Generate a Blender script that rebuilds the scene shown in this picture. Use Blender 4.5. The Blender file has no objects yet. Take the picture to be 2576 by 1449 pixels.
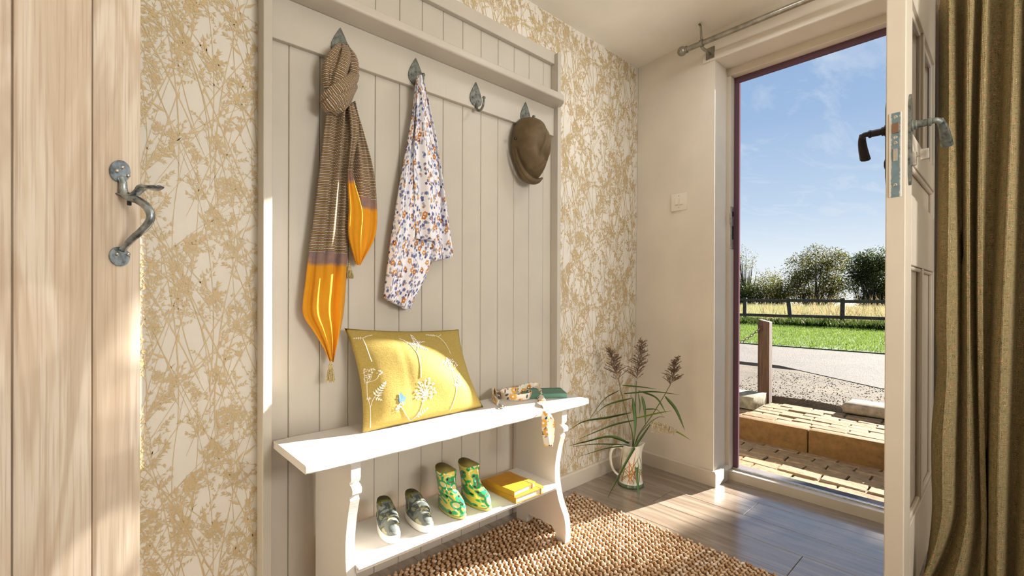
import bpy, bmesh, math, random
import numpy as np
from mathutils import Vector, Matrix
PI = math.pi
random.seed(7); np.random.seed(7)
S = bpy.context.scene
COL = S.collection

# ---------------------------------------------------------------- camera
W, H = 2576.0, 1449.0
YAW, PITCH, ROLL = math.radians(48.0271), math.radians(-0.1277), math.radians(-0.1733)
FPX, CX, CY = 1156.796, 1262.37, 747.342
CAM = np.array([-2.338, -1.472, 0.95])
fw = np.array([math.cos(YAW)*math.cos(PITCH), math.sin(YAW)*math.cos(PITCH), math.sin(PITCH)])
rt = np.array([math.sin(YAW), -math.cos(YAW), 0.0]); dn = np.cross(fw, rt)
cr, sr = math.cos(ROLL), math.sin(ROLL)
rt, dn = cr*rt + sr*dn, -sr*rt + cr*dn
cd = bpy.data.cameras.new('camera'); cam = bpy.data.objects.new('camera', cd); COL.objects.link(cam)
M = Matrix.Identity(4)
for i in range(3):
    M[i][0], M[i][1], M[i][2], M[i][3] = rt[i], -dn[i], -fw[i], CAM[i]
cam.matrix_world = M
cd.sensor_width = 36.0; cd.lens = FPX/W*36.0
cd.shift_x = (W/2-CX)/W; cd.shift_y = (CY-H/2)/W
cd.clip_start = 0.02; cd.clip_end = 400
S.camera = cam

# ---------------------------------------------------------------- colour, exposure, world, sun, added fill lights
vs = S.view_settings
S.display_settings.display_device = 'sRGB'
vs.view_transform = 'Standard'; vs.look = 'None'; vs.gamma = 1.0; vs.use_curve_mapping = False
vs.exposure = 0.0
cy_ = S.cycles
cy_.max_bounces = 7; cy_.diffuse_bounces = 4; cy_.glossy_bounces = 3; cy_.transmission_bounces = 6
cy_.transparent_max_bounces = 8
cy_.sample_clamp_indirect = 6.0
cy_.adaptive_threshold = 0.02
cy_.caustics_reflective = False; cy_.caustics_refractive = False
try:
    cy_.use_denoising = True; cy_.denoiser = 'OPENIMAGEDENOISE'
except Exception:
    pass

def lin(c):
    out = []
    for v in c[:3]:
        v /= 255.0
        out.append(v/12.92 if v <= 0.04045 else ((v+0.055)/1.055)**2.4)
    return (*out, 1.0)

SKY_STRENGTH = 1.0
SUN_STRENGTH = 37.0
SUN_AZ_SLOPE, SUN_TAN = 0.222, 0.385
FILL_MAIN, FILL_BACK, FILL_UP = 4.5, 10.0, 40.0  # strengths of the unseen fill lights added indoors

world = bpy.data.worlds.new('sky'); S.world = world; world.use_nodes = True
nt = world.node_tree; nt.nodes.clear()
def wn(t, **kw):
    n = nt.nodes.new(t)
    for k, v in kw.items(): setattr(n, k, v)
    return n
tc = wn('ShaderNodeTexCoord'); sep = wn('ShaderNodeSeparateXYZ'); nt.links.new(tc.outputs['Generated'], sep.inputs[0])
ramp = wn('ShaderNodeValToRGB'); nt.links.new(sep.outputs['Z'], ramp.inputs[0])
el = ramp.color_ramp.elements
el[0].position = 0.0; el[0].color = lin((246, 250, 253))
el[1].position = 1.0; el[1].color = lin((116, 152, 202))
for p, c in ((0.07, (232, 242, 250)), (0.16, (196, 217, 240)), (0.32, (160, 189, 226)), (0.52, (142, 174, 216))):
    e = el.new(p); e.color = lin(c)
# cirrus: stretched noise on the sky dome, projected to a flat cloud layer
zc = wn('ShaderNodeMath', operation='MAXIMUM'); nt.links.new(sep.outputs['Z'], zc.inputs[0]); zc.inputs[1].default_value = 0.04
dx = wn('ShaderNodeMath', operation='DIVIDE'); nt.links.new(sep.outputs['X'], dx.inputs[0]); nt.links.new(zc.outputs[0], dx.inputs[1])
dy = wn('ShaderNodeMath', operation='DIVIDE'); nt.links.new(sep.outputs['Y'], dy.inputs[0]); nt.links.new(zc.outputs[0], dy.inputs[1])
cmb = wn('ShaderNodeCombineXYZ'); nt.links.new(dx.outputs[0], cmb.inputs[0]); nt.links.new(dy.outputs[0], cmb.inputs[1])
mp = wn('ShaderNodeMapping'); nt.links.new(cmb.outputs[0], mp.inputs[0])
mp.inputs['Rotation'].default_value = (0, 0, math.radians(35)); mp.inputs['Scale'].default_value = (1.1, 3.4, 1)
mp.inputs['Location'].default_value = (0.4, 0.9, 0)
nz = wn('ShaderNodeTexNoise'); nt.links.new(mp.outputs[0], nz.inputs['Vector'])
nz.inputs['Scale'].default_value = 0.9; nz.inputs['Detail'].default_value = 8; nz.inputs['Roughness'].default_value = 0.62
nz.inputs['Distortion'].default_value = 0.7
cr_ = wn('ShaderNodeValToRGB'); nt.links.new(nz.outputs['Fac'], cr_.inputs[0])
cr_.color_ramp.elements[0].position = 0.50; cr_.color_ramp.elements[0].color = (0, 0, 0, 1)
cr_.color_ramp.elements[1].position = 0.80; cr_.color_ramp.elements[1].color = (0.7, 0.7, 0.7, 1)
mx = wn('ShaderNodeMix', data_type='RGBA'); nt.links.new(cr_.outputs[0], mx.inputs[0])
nt.links.new(ramp.outputs[0], mx.inputs[6]); mx.inputs[7].default_value = lin((228, 236, 246))
bg = wn('ShaderNodeBackground'); nt.links.new(mx.outputs[2], bg.inputs[0]); bg.inputs[1].default_value = SKY_STRENGTH
wo = wn('ShaderNodeOutputWorld'); nt.links.new(bg.outputs[0], wo.inputs[0])

sd = bpy.data.lights.new('sun', 'SUN'); sd.energy = SUN_STRENGTH; sd.angle = math.radians(0.53); sd.color = (1.0, 0.95, 0.86)
sun = bpy.data.objects.new('sun', sd); COL.objects.link(sun)
sdir = Vector((-1.0, SUN_AZ_SLOPE, -SUN_TAN*math.hypot(1, SUN_AZ_SLOPE))).normalized()
sun.rotation_euler = sdir.to_track_quat('-Z', 'Y').to_euler(); sun.location = (6, -3, 5)

def area(name, loc, target, sx, sy, power, color):
    l = bpy.data.lights.new(name, 'AREA'); l.shape = 'RECTANGLE'; l.size = sx; l.size_y = sy
    l.energy = power; l.color = color
    o = bpy.data.objects.new(name, l); COL.objects.link(o); o.location = loc
    o.rotation_euler = (Vector(target)-Vector(loc)).to_track_quat('-Z', 'Y').to_euler()
    return o
area('ceiling_fill', (-0.5, -0.85, 2.27), (-0.7, -0.75, 0), 0.4, 0.4, FILL_MAIN, (0.97, 0.985, 1.0))  # added fill overhead, gives door-side shadows; no fitting modelled
area('hall_fill', (-1.9, -3.1, 0.8), (-1.4, 0.0, 1.35), 1.6, 1.3, FILL_BACK, (1.0, 0.99, 0.975))  # added fill behind the camera, not a known fitting

area('upward_fill', (-1.35, -2.85, 1.35), (-0.75, -0.8, 2.288), 0.8, 0.5, FILL_UP, (1.0, 0.98, 0.94))  # added fill aimed upward to brighten the ceiling, out of view

# ---------------------------------------------------------------- helpers
def ray(x, y):
    return (x-CX)/FPX*rt + (y-CY)/FPX*dn + fw
def onY(x, y, Y):
    d = ray(x, y); return CAM + (Y-CAM[1])/d[1]*d
def onX(x, y, X):
    d = ray(x, y); return CAM + (X-CAM[0])/d[0]*d
def onZ(x, y, Z):
    d = ray(x, y); return CAM + (Z-CAM[2])/d[2]*d
def onP(x, y, p, n):
    d = ray(x, y); n = np.array(n, float); return CAM + ((np.array(p)-CAM) @ n)/(d @ n)*d

def tag(o, label=None, cat=None, group=None, kind=None):
    if label: o['label'] = label
    if cat: o['category'] = cat
    if group: o['group'] = group
    if kind: o['kind'] = kind
    return o
def thing(name, label, cat, loc=(0, 0, 0), rz=0.0, group=None, kind=None):
    o = bpy.data.objects.new(name, None); COL.objects.link(o)
    o.location = loc; o.rotation_euler = (0, 0, rz); o.empty_display_size = 0.05
    return tag(o, label, cat, group, kind)
def copy_tree(o, parent=None):
    c = o.copy(); COL.objects.link(c); c.parent = parent
    for ch in list(o.children): copy_tree(ch, c)
    return c

class MB:
    """collects verts and faces (with optional uv per vertex) and links them as one mesh object"""
    def __init__(self): self.v = []; self.f = []; self.uv = []; self.mi = []; self.hasuv = False
    def add(self, verts, faces, mi=0, uv=None):
        o = len(self.v)
        self.v += [tuple(map(float, p)) for p in verts]
        if uv is None: uv = [(0.0, 0.0)]*len(verts)
        else: self.hasuv = True
        self.uv += uv
        self.f += [tuple(i+o for i in f) for f in faces]; self.mi += [mi]*len(faces)
    def box(self, c, s, rz=0.0, mi=0, bev=0.0, seg=1, rot=None):
        bm = bmesh.new(); bmesh.ops.create_cube(bm, size=1.0)
        bmesh.ops.scale(bm, vec=s, verts=bm.verts)
        if bev: bmesh.ops.bevel(bm, geom=bm.edges[:], offset=bev, segments=seg, profile=0.5, affect='EDGES')
        R = rot if rot is not None else Matrix.Rotation(rz, 3, 'Z')
        bm.verts.index_update()
        vs_ = [R @ v.co + Vector(c) for v in bm.verts]
        self.add(vs_, [[v.index for v in f.verts] for f in bm.faces], mi); bm.free()
    def box2(self, a, b, bev=0.0, seg=1, mi=0):
        a = np.array(a, float); b = np.array(b, float)
        self.box((a+b)/2, np.abs(b-a), mi=mi, bev=bev, seg=seg)
    def grid(self, P, closed_u=False, closed_v=False, cap0=False, cap1=False, mi=0, uv=None, flip=False):
        """P[i][j] rows of points"""
        nr, nc = len(P), len(P[0]); vs_ = [p for r in P for p in r]; fs = []
        for i in range(nr if closed_v else nr-1):
            for j in range(nc if closed_u else nc-1):
                a = i*nc+j; b = i*nc+(j+1) % nc; c = ((i+1) % nr)*nc+(j+1) % nc; d = ((i+1) % nr)*nc+j
                fs.append((a, b, c, d) if not flip else (d, c, b, a))
        if cap0: fs.append(tuple(range(nc))[::(-1 if not flip else 1)])
        if cap1: fs.append(tuple(range((nr-1)*nc, nr*nc))[::(1 if not flip else -1)])
        self.add(vs_, fs, mi, None if uv is None else [q for r in uv for q in r])
    def tube(self, pts, rad, n=8, cap=True, mi=0, flat=None, up=(0, 0, 1), uv=False, u0=0.0, v0=0.0):
        """sweep; rad number or list; flat=(a,b) multiplies the two section axes; up fixes the section"""
        pts = [Vector(p) for p in pts]; m = len(pts)
        if not hasattr(rad, '__len__'): rad = [rad]*m
        rows = []; uvs = []; L = 0.0; prev = None
        for i, p in enumerate(pts):
            t = (pts[min(i+1, m-1)]-pts[max(i-1, 0)]).normalized()
            if prev is None:
                a = Vector(up).cross(t)
                if a.length < 1e-4: a = Vector((1, 0, 0)).cross(t)
            else:
                a = prev - t*prev.dot(t)
            a.normalize(); prev = a.copy(); b = t.cross(a)
            fa, fb = flat if flat else (1, 1)
            if i: L += (p-pts[i-1]).length
            rows.append([p + a*(math.cos(2*PI*k/n)*rad[i]*fa) + b*(math.sin(2*PI*k/n)*rad[i]*fb) for k in range(n)])
            uvs.append([(u0+k/n*2*PI*rad[i]*max(fa, fb), v0+L) for k in range(n)])
        self.grid(rows, closed_u=True, cap0=cap, cap1=cap, mi=mi, uv=uvs if uv else None, flip=True)
    def lathe(self, c, prof, n=24, mi=0, axis='z', cap=True):
        rows = []
        for r, h in prof:
            row = []
            for k in range(n):
                a = 2*PI*k/n
                if axis == 'z': row.append((c[0]+r*math.cos(a), c[1]+r*math.sin(a), c[2]+h))
                elif axis == 'y': row.append((c[0]+r*math.cos(a), c[1]+h, c[2]+r*math.sin(a)))
                else: row.append((c[0]+h, c[1]+r*math.cos(a), c[2]+r*math.sin(a)))
            rows.append(row)
        self.grid(rows, closed_u=True, cap0=cap, cap1=cap, mi=mi)
    def prism(self, outline, to3d, d0, d1, mi=0):
        """outline [(a,b)], to3d(a,b,depth) -> xyz"""
        n = len(outline)
        vs_ = [to3d(a, b, d0) for a, b in outline] + [to3d(a, b, d1) for a, b in outline]
        fs = [tuple(range(n)), tuple(range(2*n-1, n-1, -1))]
        fs += [(i, i+n, (i+1) % n + n, (i+1) % n) for i in range(n)]
        self.add(vs_, fs, mi)
    def blob(self, c, r, nu=8, nv=5, mi=0, R=None):
        rows = []
        for i in range(nv+1):
            th = PI*i/nv
            row = []
            for k in range(nu):
                a = 2*PI*k/nu
                p = Vector((math.sin(th)*math.cos(a)*r[0], math.sin(th)*math.sin(a)*r[1], math.cos(th)*r[2]))
                if R is not None: p = R @ p
                row.append(p+Vector(c))
            rows.append(row)
        self.grid(rows, closed_u=True, mi=mi, flip=True)
    def build(self, name, mats, parent=None, smooth=False, fixn=True, angle=None, local=False):
        me = bpy.data.meshes.new(name)
        v = np.array(self.v, dtype=float).reshape(-1, 3)
        if parent is not None and not local:
            off = np.array(parent.location)
            q = parent.parent
            while q is not None: off = off+np.array(q.location); q = q.parent
            v = v-off
        me.from_pydata(v.tolist(), [], self.f)
        if not isinstance(mats, (list, tuple)): mats = [mats]
        for m in mats: me.materials.append(getattr(m, "m", m))
        if len(mats) > 1: me.polygons.foreach_set('material_index', self.mi)
        if self.hasuv:
            l = me.uv_layers.new(name='UVMap')
            idx = np.zeros(len(me.loops), dtype=np.int32); me.loops.foreach_get('vertex_index', idx)
            l.data.foreach_set('uv', np.array(self.uv, dtype=np.float32)[idx].ravel())
        me.update()
        if fixn:
            bm = bmesh.new(); bm.from_mesh(me)
            bmesh.ops.recalc_face_normals(bm, faces=bm.faces[:]); bm.to_mesh(me); bm.free()
        if smooth:
            me.polygons.foreach_set('use_smooth', [True]*len(me.polygons))
            if angle: me.set_sharp_from_angle(angle=math.radians(angle))
        o = bpy.data.objects.new(name, me); COL.objects.link(o); o.parent = parent
        return o
def boxpart(name, a, b, m, parent=None, bev=0.0, seg=1):
    k = MB(); k.box2(a, b, bev, seg); return k.build(name, m, parent)
def spline(pts, n=8, closed=False):
    P = [np.array(p, float) for p in pts]; out = []; m = len(P)
    for i in range(m if closed else m-1):
        p0 = P[(i-1) % m] if (closed or i > 0) else P[0]*2-P[1]
        p1, p2 = P[i], P[(i+1) % m]
        p3 = P[(i+2) % m] if (closed or i+2 < m) else P[-1]*2-P[-2]
        for k in range(n):
            t = k/n
            out.append(0.5*((2*p1)+(-p0+p2)*t+(2*p0-5*p1+4*p2-p3)*t*t+(-p0+3*p1-3*p2+p3)*t**3))
    if not closed: out.append(P[-1])
    return out

# ---------------------------------------------------------------- material helpers
class Mat:
    def __init__(self, name, col=(200, 200, 200), rough=0.6, metal=0.0, spec=0.5):
        self.m = bpy.data.materials.new(name); self.m.use_nodes = True
        self.t = self.m.node_tree; self.b = self.t.nodes['Principled BSDF']
        self.b.inputs['Base Color'].default_value = lin(col)
        self.b.inputs['Roughness'].default_value = rough; self.b.inputs['Metallic'].default_value = metal
        self.b.inputs['Specular IOR Level'].default_value = spec
        self.col = col
    def n(self, t, **kw):
        x = self.t.nodes.new(t)
        for k, v in kw.items(): setattr(x, k, v)
        return x
    def link(self, a, b): self.t.links.new(a, b)
    def put(self, sock, v):
        if isinstance(v, E): self.link(v.s, sock)
        elif isinstance(v, bpy.types.NodeSocket): self.link(v, sock)
        else: sock.default_value = v
    def math(self, op, *a):
        x = self.n('ShaderNodeMath', operation=op)
        for i, v in enumerate(a): self.put(x.inputs[i], v)
        return E(self, x.outputs[0])
    def coord(self, kind='Object'):
        return self.n('ShaderNodeTexCoord').outputs[kind]
    def mapped(self, kind='Object', scale=(1, 1, 1), rot=(0, 0, 0), loc=(0, 0, 0), src=None):
        m = self.n('ShaderNodeMapping'); self.link(src if src is not None else self.coord(kind), m.inputs[0])
        m.inputs['Scale'].default_value = scale; m.inputs['Rotation'].default_value = rot; m.inputs['Location'].default_value = loc
        return m.outputs[0]
    def sep(self, v):
        s = self.n('ShaderNodeSeparateXYZ'); self.put(s.inputs[0], v); return [E(self, s.outputs[i]) for i in range(3)]
    def comb(self, x, y, z=0.0):
        s = self.n('ShaderNodeCombineXYZ')
        for i, v in enumerate((x, y, z)): self.put(s.inputs[i], v)
        return s.outputs[0]
    def noise(self, v, scale=5, detail=3, rough=0.55, dist=0.0):
        x = self.n('ShaderNodeTexNoise'); self.put(x.inputs['Vector'], v)
        x.inputs['Scale'].default_value = scale; x.inputs['Detail'].default_value = detail
        x.inputs['Roughness'].default_value = rough; x.inputs['Distortion'].default_value = dist
        return E(self, x.outputs['Fac'])
    def ramp(self, f, lo, hi):
        x = self.n('ShaderNodeMapRange'); self.put(x.inputs[0], f)
        x.inputs[1].default_value = lo; x.inputs[2].default_value = hi
        return E(self, x.outputs[0])
    def cramp(self, f, stops):
        x = self.n('ShaderNodeValToRGB'); self.put(x.inputs[0], f); e = x.color_ramp.elements
        e[0].position, e[0].color = stops[0][0], lin(stops[0][1]); e[1].position, e[1].color = stops[-1][0], lin(stops[-1][1])
        for p, c in stops[1:-1]:
            k = e.new(p); k.color = lin(c)
        return x.outputs[0]
    def mix(self, f, a, b):
        x = self.n('ShaderNodeMix', data_type='RGBA'); self.put(x.inputs[0], f)
        for i, v in ((6, a), (7, b)):
            if isinstance(v, tuple): x.inputs[i].default_value = lin(v)
            else: self.put(x.inputs[i], v)
        return x.outputs[2]
    def base(self, s): self.put(self.b.inputs['Base Color'], s); return self
    def bump(self, h, strength=0.3, dist=0.002):
        x = self.n('ShaderNodeBump'); self.put(x.inputs['Height'], h)
        x.inputs['Strength'].default_value = strength; x.inputs['Distance'].default_value = dist
        self.link(x.outputs[0], self.b.inputs['Normal']); return self
class E:
    def __init__(self, m, s): self.m, self.s = m, s
    def _o(self, op, o): return self.m.math(op, self, o)
    def __add__(self, o): return self._o('ADD', o)
    def __radd__(self, o): return self.m.math('ADD', o, self)
    def __sub__(self, o): return self._o('SUBTRACT', o)
    def __rsub__(self, o): return self.m.math('SUBTRACT', o, self)
    def __mul__(self, o): return self._o('MULTIPLY', o)
    def __rmul__(self, o): return self._o('MULTIPLY', o)
    def __truediv__(self, o): return self._o('DIVIDE', o)
    def lt(self, o): return self._o('LESS_THAN', o)
    def gt(self, o): return self._o('GREATER_THAN', o)
    def max(self, o): return self._o('MAXIMUM', o)
    def min(self, o): return self._o('MINIMUM', o)
    def fract(self): return self.m.math('FRACT', self)
    def floor(self): return self.m.math('FLOOR', self)
    def sin(self): return self.m.math('SINE', self)
    def cos(self): return self.m.math('COSINE', self)
    def sqrt(self): return self.m.math('SQRT', self)
    def abs(self): return self.m.math('ABSOLUTE', self)

def paint(name, col, rough=0.45, grain=0.15, spec=0.4):
    m = Mat(name, col, rough, spec=spec)
    n = m.noise(m.mapped('Object', (60, 60, 6)), 1.0, 3)
    c2 = tuple(max(0, int(v*0.955)) for v in col)
    m.base(m.mix(m.ramp(m.noise(m.coord('Object'), 3.0, 3), 0.35, 0.7), col, c2)); m.bump(n, grain, 0.002); return m.m
def iron(name, col=(104, 107, 100), rough=0.5):
    m = Mat(name, col, rough, 0.45)
    n = m.noise(m.coord('Object'), 70, 4, 0.6)
    dark = tuple(int(v*0.55) for v in col); li = tuple(min(255, int(v*1.25)) for v in col)
    m.base(m.cramp(n, [(0.3, dark), (0.5, col), (0.72, li)])); m.bump(n, 0.5, 0.001); return m.m
def plain(name, col, rough=0.6, metal=0.0, spec=0.5, nscale=0, namt=0.12):
    m = Mat(name, col, rough, metal, spec)
    if nscale:
        n = m.noise(m.coord('Object'), nscale, 3)
        m.base(m.mix(m.ramp(n, 0.3, 0.7), tuple(int(v*(1-namt)) for v in col), tuple(min(255, int(v*(1+namt))) for v in col)))
        m.bump(n, 0.2, 0.002)
    return m.m
def oak(name):
    m = Mat(name, (205, 180, 150), 0.55)
    oi = m.n('ShaderNodeObjectInfo'); rnd = E(m, oi.outputs['Random'])
    x, y, z = m.sep(m.coord('Object'))
    v = m.comb(x*1.0, y*1.0, z*0.10 + rnd*7.0)
    big = m.noise(v, 9, 4, 0.5, 1.6)
    rings = (big*34.0).sin()*0.5+0.5
    fine = m.noise(m.comb(x*260.0, y*260.0, z*5.0), 1.0, 3)
    c = m.cramp(rings, [(0.0, (198, 180, 158)), (0.55, (211, 195, 174)), (1.0, (218, 205, 188))])
    c = m.mix(m.ramp(fine, 0.50, 0.66)*0.45, c, (164, 138, 114))
    c = m.mix(m.ramp(m.noise(m.comb(x, y, z*0.6+rnd*3.0), 5, 2), 0.45, 0.7)*0.25, c, (206, 172, 138))
    m.base(c); m.bump(fine, 0.25, 0.001); return m.m
def floorwood(name):
    m = Mat(name, (150, 138, 124), 0.24, spec=0.9)
    oi = m.n('ShaderNodeObjectInfo'); rnd = E(m, oi.outputs['Random'])
    x, y, z = m.sep(m.coord('Object'))
    v = m.comb(x*1.0+rnd*9.0, y*0.07+rnd*5.0, z)
    a = m.noise(v, 26, 5, 0.6, 1.0); b = m.noise(m.comb(x*1.0, y*0.02, rnd*20.0), 220, 2)
    c = m.cramp(a, [(0.25, (104, 88, 74)), (0.5, (138, 123, 108)), (0.75, (164, 152, 139))])
    c = m.mix(m.ramp(b, 0.5, 0.8)*0.4, c, (92, 78, 66))
    c = m.mix(rnd*0.3, c, (128, 108, 92))
    m.b.inputs['Coat Weight'].default_value = 0.8; m.b.inputs['Coat Roughness'].default_value = 0.18; m.b.inputs['Coat IOR'].default_value = 1.7
    m.base(c); m.bump(a*0.6+b*0.5, 0.35, 0.0015); return m.m

# ================================================================ materials of the setting
m_cream = paint('wall_cream_paint', (231, 223, 209), 0.75, 0.08, 0.25)
m_ceil = paint('ceiling_paint', (246, 240, 228), 0.8, 0.05, 0.2)
m_paper = paint('wallpaper_ground', (229, 222, 210), 0.6, 0.12, 0.3)
m_gold = plain('wallpaper_gold_ink', (204, 180, 136), 0.55, 0.0)
m_taupe = paint('taupe_panel_paint', (194, 186, 172), 0.42, 0.3, 0.4)
m_trim = paint('trim_paint', (216, 205, 188), 0.4, 0.12, 0.45)
m_leafp = paint('front_door_paint', (208, 196, 178), 0.38, 0.2, 0.45)
m_purple = paint('purple_frame_paint', (108, 82, 94), 0.8, 0.1, 0.0)
m_iron = iron('pewter_iron')
m_latch = iron('polished_pewter', (150, 158, 162), 0.34); m_latch.node_tree.nodes['Principled BSDF'].inputs['Metallic'].default_value = 0.85
m_steel = plain('brushed_steel', (190, 185, 178), 0.3, 0.9, nscale=60)
m_black = plain('black_iron', (38, 34, 32), 0.45, 0.5, nscale=80)
m_oak = oak('pale_oak')
m_floor = floorwood('grey_oak_laminate')
m_gap = plain('dark_gap', (70, 60, 52), 0.9)
CEIL = 2.288

# ================================================================ floor, ceiling, walls
fl_ = boxpart('floor', (-3.1, -3.45, -0.06), (0.145, 0.06, -0.0065), m_gap); tag(fl_, kind='structure')
PW, PL = 0.178, 1.28
pm = MB(); pm.box((0, 0, -0.004), (PW-0.0012, PL-0.0012, 0.008), bev=0.0012)
proto = pm.build('plank', m_floor, fl_, local=True)
def relative_plank(o, x, y): o.location = (x, y, 0.0)
first = True
i = 0
x = 0.055
while x > -3.1:
    y = 0.06 - [0.1, 0.75, 0.42, 1.02, 0.28][i % 5] + PL/2
    while y > -3.4-PL/2:
        yc = y
        if yc-PL/2 < 0.05:
            if first: o = proto; first = False
            else:
                o = proto.copy(); COL.objects.link(o)
            o.parent = fl_; relative_plank(o, x, yc)
        y -= PL
    x -= PW; i += 1
c_ = boxpart('ceiling', (-3.1, -3.45, CEIL), (0.3, 0.12, CEIL+0.08), m_ceil); tag(c_, kind='structure')
w = boxpart('wall_back', (-3.1, 0.0, -0.06), (0.2, 0.12, CEIL), m_paper); tag(w, kind='structure')
w = boxpart('wall_left', (-3.12, -3.45, -0.06), (-3.0, 0.0, CEIL), m_cream); tag(w, kind='structure')
w = boxpart('wall_front', (-3.0, -3.45, -0.06), (0.0, -3.32, CEIL), m_cream); tag(w, kind='structure')
# door wall: the piece between corner and doorway leans a little, as the old wall does
RV = -0.468
k = MB()
k.add([(0.025, -0.002, -0.06), (0, RV, -0.06), (0.235, RV, -0.06), (0.235, -0.002, -0.06),
       (0.056, -0.002, CEIL), (0, RV, CEIL), (0.235, RV, CEIL), (0.235, -0.002, CEIL)],
      [(0, 1, 2, 3), (7, 6, 5, 4), (0, 4, 5, 1), (1, 5, 6, 2), (2, 6, 7, 3), (3, 7, 4, 0)])
k.box2((0, -1.302, 2.138), (0.235, RV+0.001, CEIL))
k.box2((0, -3.45, -0.06), (0.235, -1.302, CEIL))
wr = k.build('wall_right', m_cream); tag(wr, kind='structure')
# raised plaster line of the lintel board above the doorway
b_ = boxpart('lintel_board', (-0.004, -1.45, 2.139), (0.001, -0.405, 2.183), m_cream, wr, 0.002)

# ---- wallpaper print: gold grasses and flowering stems, flat ink on the wall
def make_tile(rnd):
    polys = []
    def stem(pts, w0, w1):
        n = len(pts)
        L_, R_ = [], []
        for i in range(n):
            a = pts[max(i-1, 0)]; b = pts[min(i+1, n-1)]
            tx, tz = b[0]-a[0], b[1]-a[1]; l = math.hypot(tx, tz) or 1
            w = (w0+(w1-w0)*i/(n-1))*min(1.0, 0.25+i*0.3)
            L_.append((pts[i][0]-tz/l*w/2, pts[i][1]+tx/l*w/2)); R_.append((pts[i][0]+tz/l*w/2, pts[i][1]-tx/l*w/2))
        for i in range(n-1): polys.append([L_[i], R_[i], R_[i+1], L_[i+1]])
    def leaf(p, a, l, w):
        c, s = math.cos(a), math.sin(a)
        def q(u, v): return (p[0]+c*u-s*v, p[1]+s*u+c*v)
        polys.append([q(0, 0), q(l*0.35, w/2), q(l, 0), q(l*0.35, -w/2)])
    def curve(p, a, l, bend, n):
        pts = [p]
        for i in range(n):
            a += bend/n; p = (p[0]+math.cos(a)*l/n, p[1]+math.sin(a)*l/n); pts.append(p)
        return pts, a
    def spray(p, a, l, depth=0):
        pts, a1 = curve(p, a, l, rnd.uniform(-0.5, 0.5), 5)
        stem(pts, 0.0016 if depth == 0 else 0.0011, 0.0008)
        for i in range(1, 6):
            q = pts[i]
            for s in (-1, 1):
                if rnd.random() < 0.8:
                    aa = a1+s*rnd.uniform(0.4, 0.9)
                    if depth == 0 and rnd.random() < 0.35: spray(q, aa, l*0.42, 1)
                    else: leaf(q, aa, rnd.uniform(0.006, 0.014), rnd.uniform(0.0026, 0.0046))
        e = pts[-1]
        for j in range(rnd.randint(2, 4)): leaf(e, a1+rnd.uniform(-1, 1), rnd.uniform(0.006, 0.012), 0.0038)
    def umbel(p, a):
        for j in range(6):
            aa = a+rnd.uniform(-0.9, 0.9); l = rnd.uniform(0.015, 0.03)
            e = (p[0]+math.cos(aa)*l, p[1]+math.sin(aa)*l); stem([p, e], 0.0012, 0.0012)
            for t in range(4): leaf(e, rnd.uniform(0, 6.3), rnd.uniform(0.007, 0.011), 0.0055)
    for (bx, spread, cnt) in ((0.10, 0.5, 12), (0.27, 0.55, 10), (0.42, 0.5, 12)):
        for s in range(cnt):
            z0 = rnd.uniform(-0.22, 0.04); a = PI/2+rnd.uniform(-spread, spread)
            l = rnd.uniform(0.45, 0.95)
            pts, a1 = curve((bx+rnd.uniform(-0.05, 0.05), z0), a, l, rnd.uniform(-0.7, 0.7), 14)
            stem(pts, rnd.uniform(0.0018, 0.0036), 0.0010)
            for i in range(4, 14):
                if rnd.random() < 0.75:
                    d = math.atan2(pts[i][1]-pts[i-1][1], pts[i][0]-pts[i-1][0])
                    r = rnd.random(); sg = rnd.choice((-1, 1))
                    if r < 0.45: spray(pts[i], d+sg*rnd.uniform(0.35, 0.8), rnd.uniform(0.05, 0.12))
                    elif r < 0.7: leaf(pts[i], d+sg*rnd.uniform(0.3, 0.7), rnd.uniform(0.02, 0.05), rnd.uniform(0.004, 0.009))
                    elif r < 0.8: umbel(pts[i], d)
            if rnd.random() < 0.6: umbel(pts[-1], a1)
            else: spray(pts[-1], a1, 0.07)
    return polys
TW, TH = 0.52, 0.64
tile = make_tile(random.Random(11))
k = MB()
ti = 0
for ix in range(0, 7):
    for iz in range(-1, 4):
        ox = 0.06-TW*(ix+1); oz = 0.07+TH*iz
        for p in tile:
            q = [(a+ox, b+oz) for a, b in p]
            xs = [a for a, b in q]; zs = [b for a, b in q]
            if max(xs) > 0.024+0.013*min(zs) or min(zs) < 0.0 or max(zs) > CEIL or min(xs) < -2.62: continue
            if min(xs) > -1.955 and max(xs) < -0.70 and max(zs) < 2.0: continue
            ti += 1
            y = -0.0004-0.00002*(ti*37 % 61)
            k.add([(a, y, b) for a, b in q], [tuple(range(len(q)))])
o = k.build('wallpaper_print', m_gold, bpy.data.objects['wall_back'], fixn=False); tag(o, kind='stuff')

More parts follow.
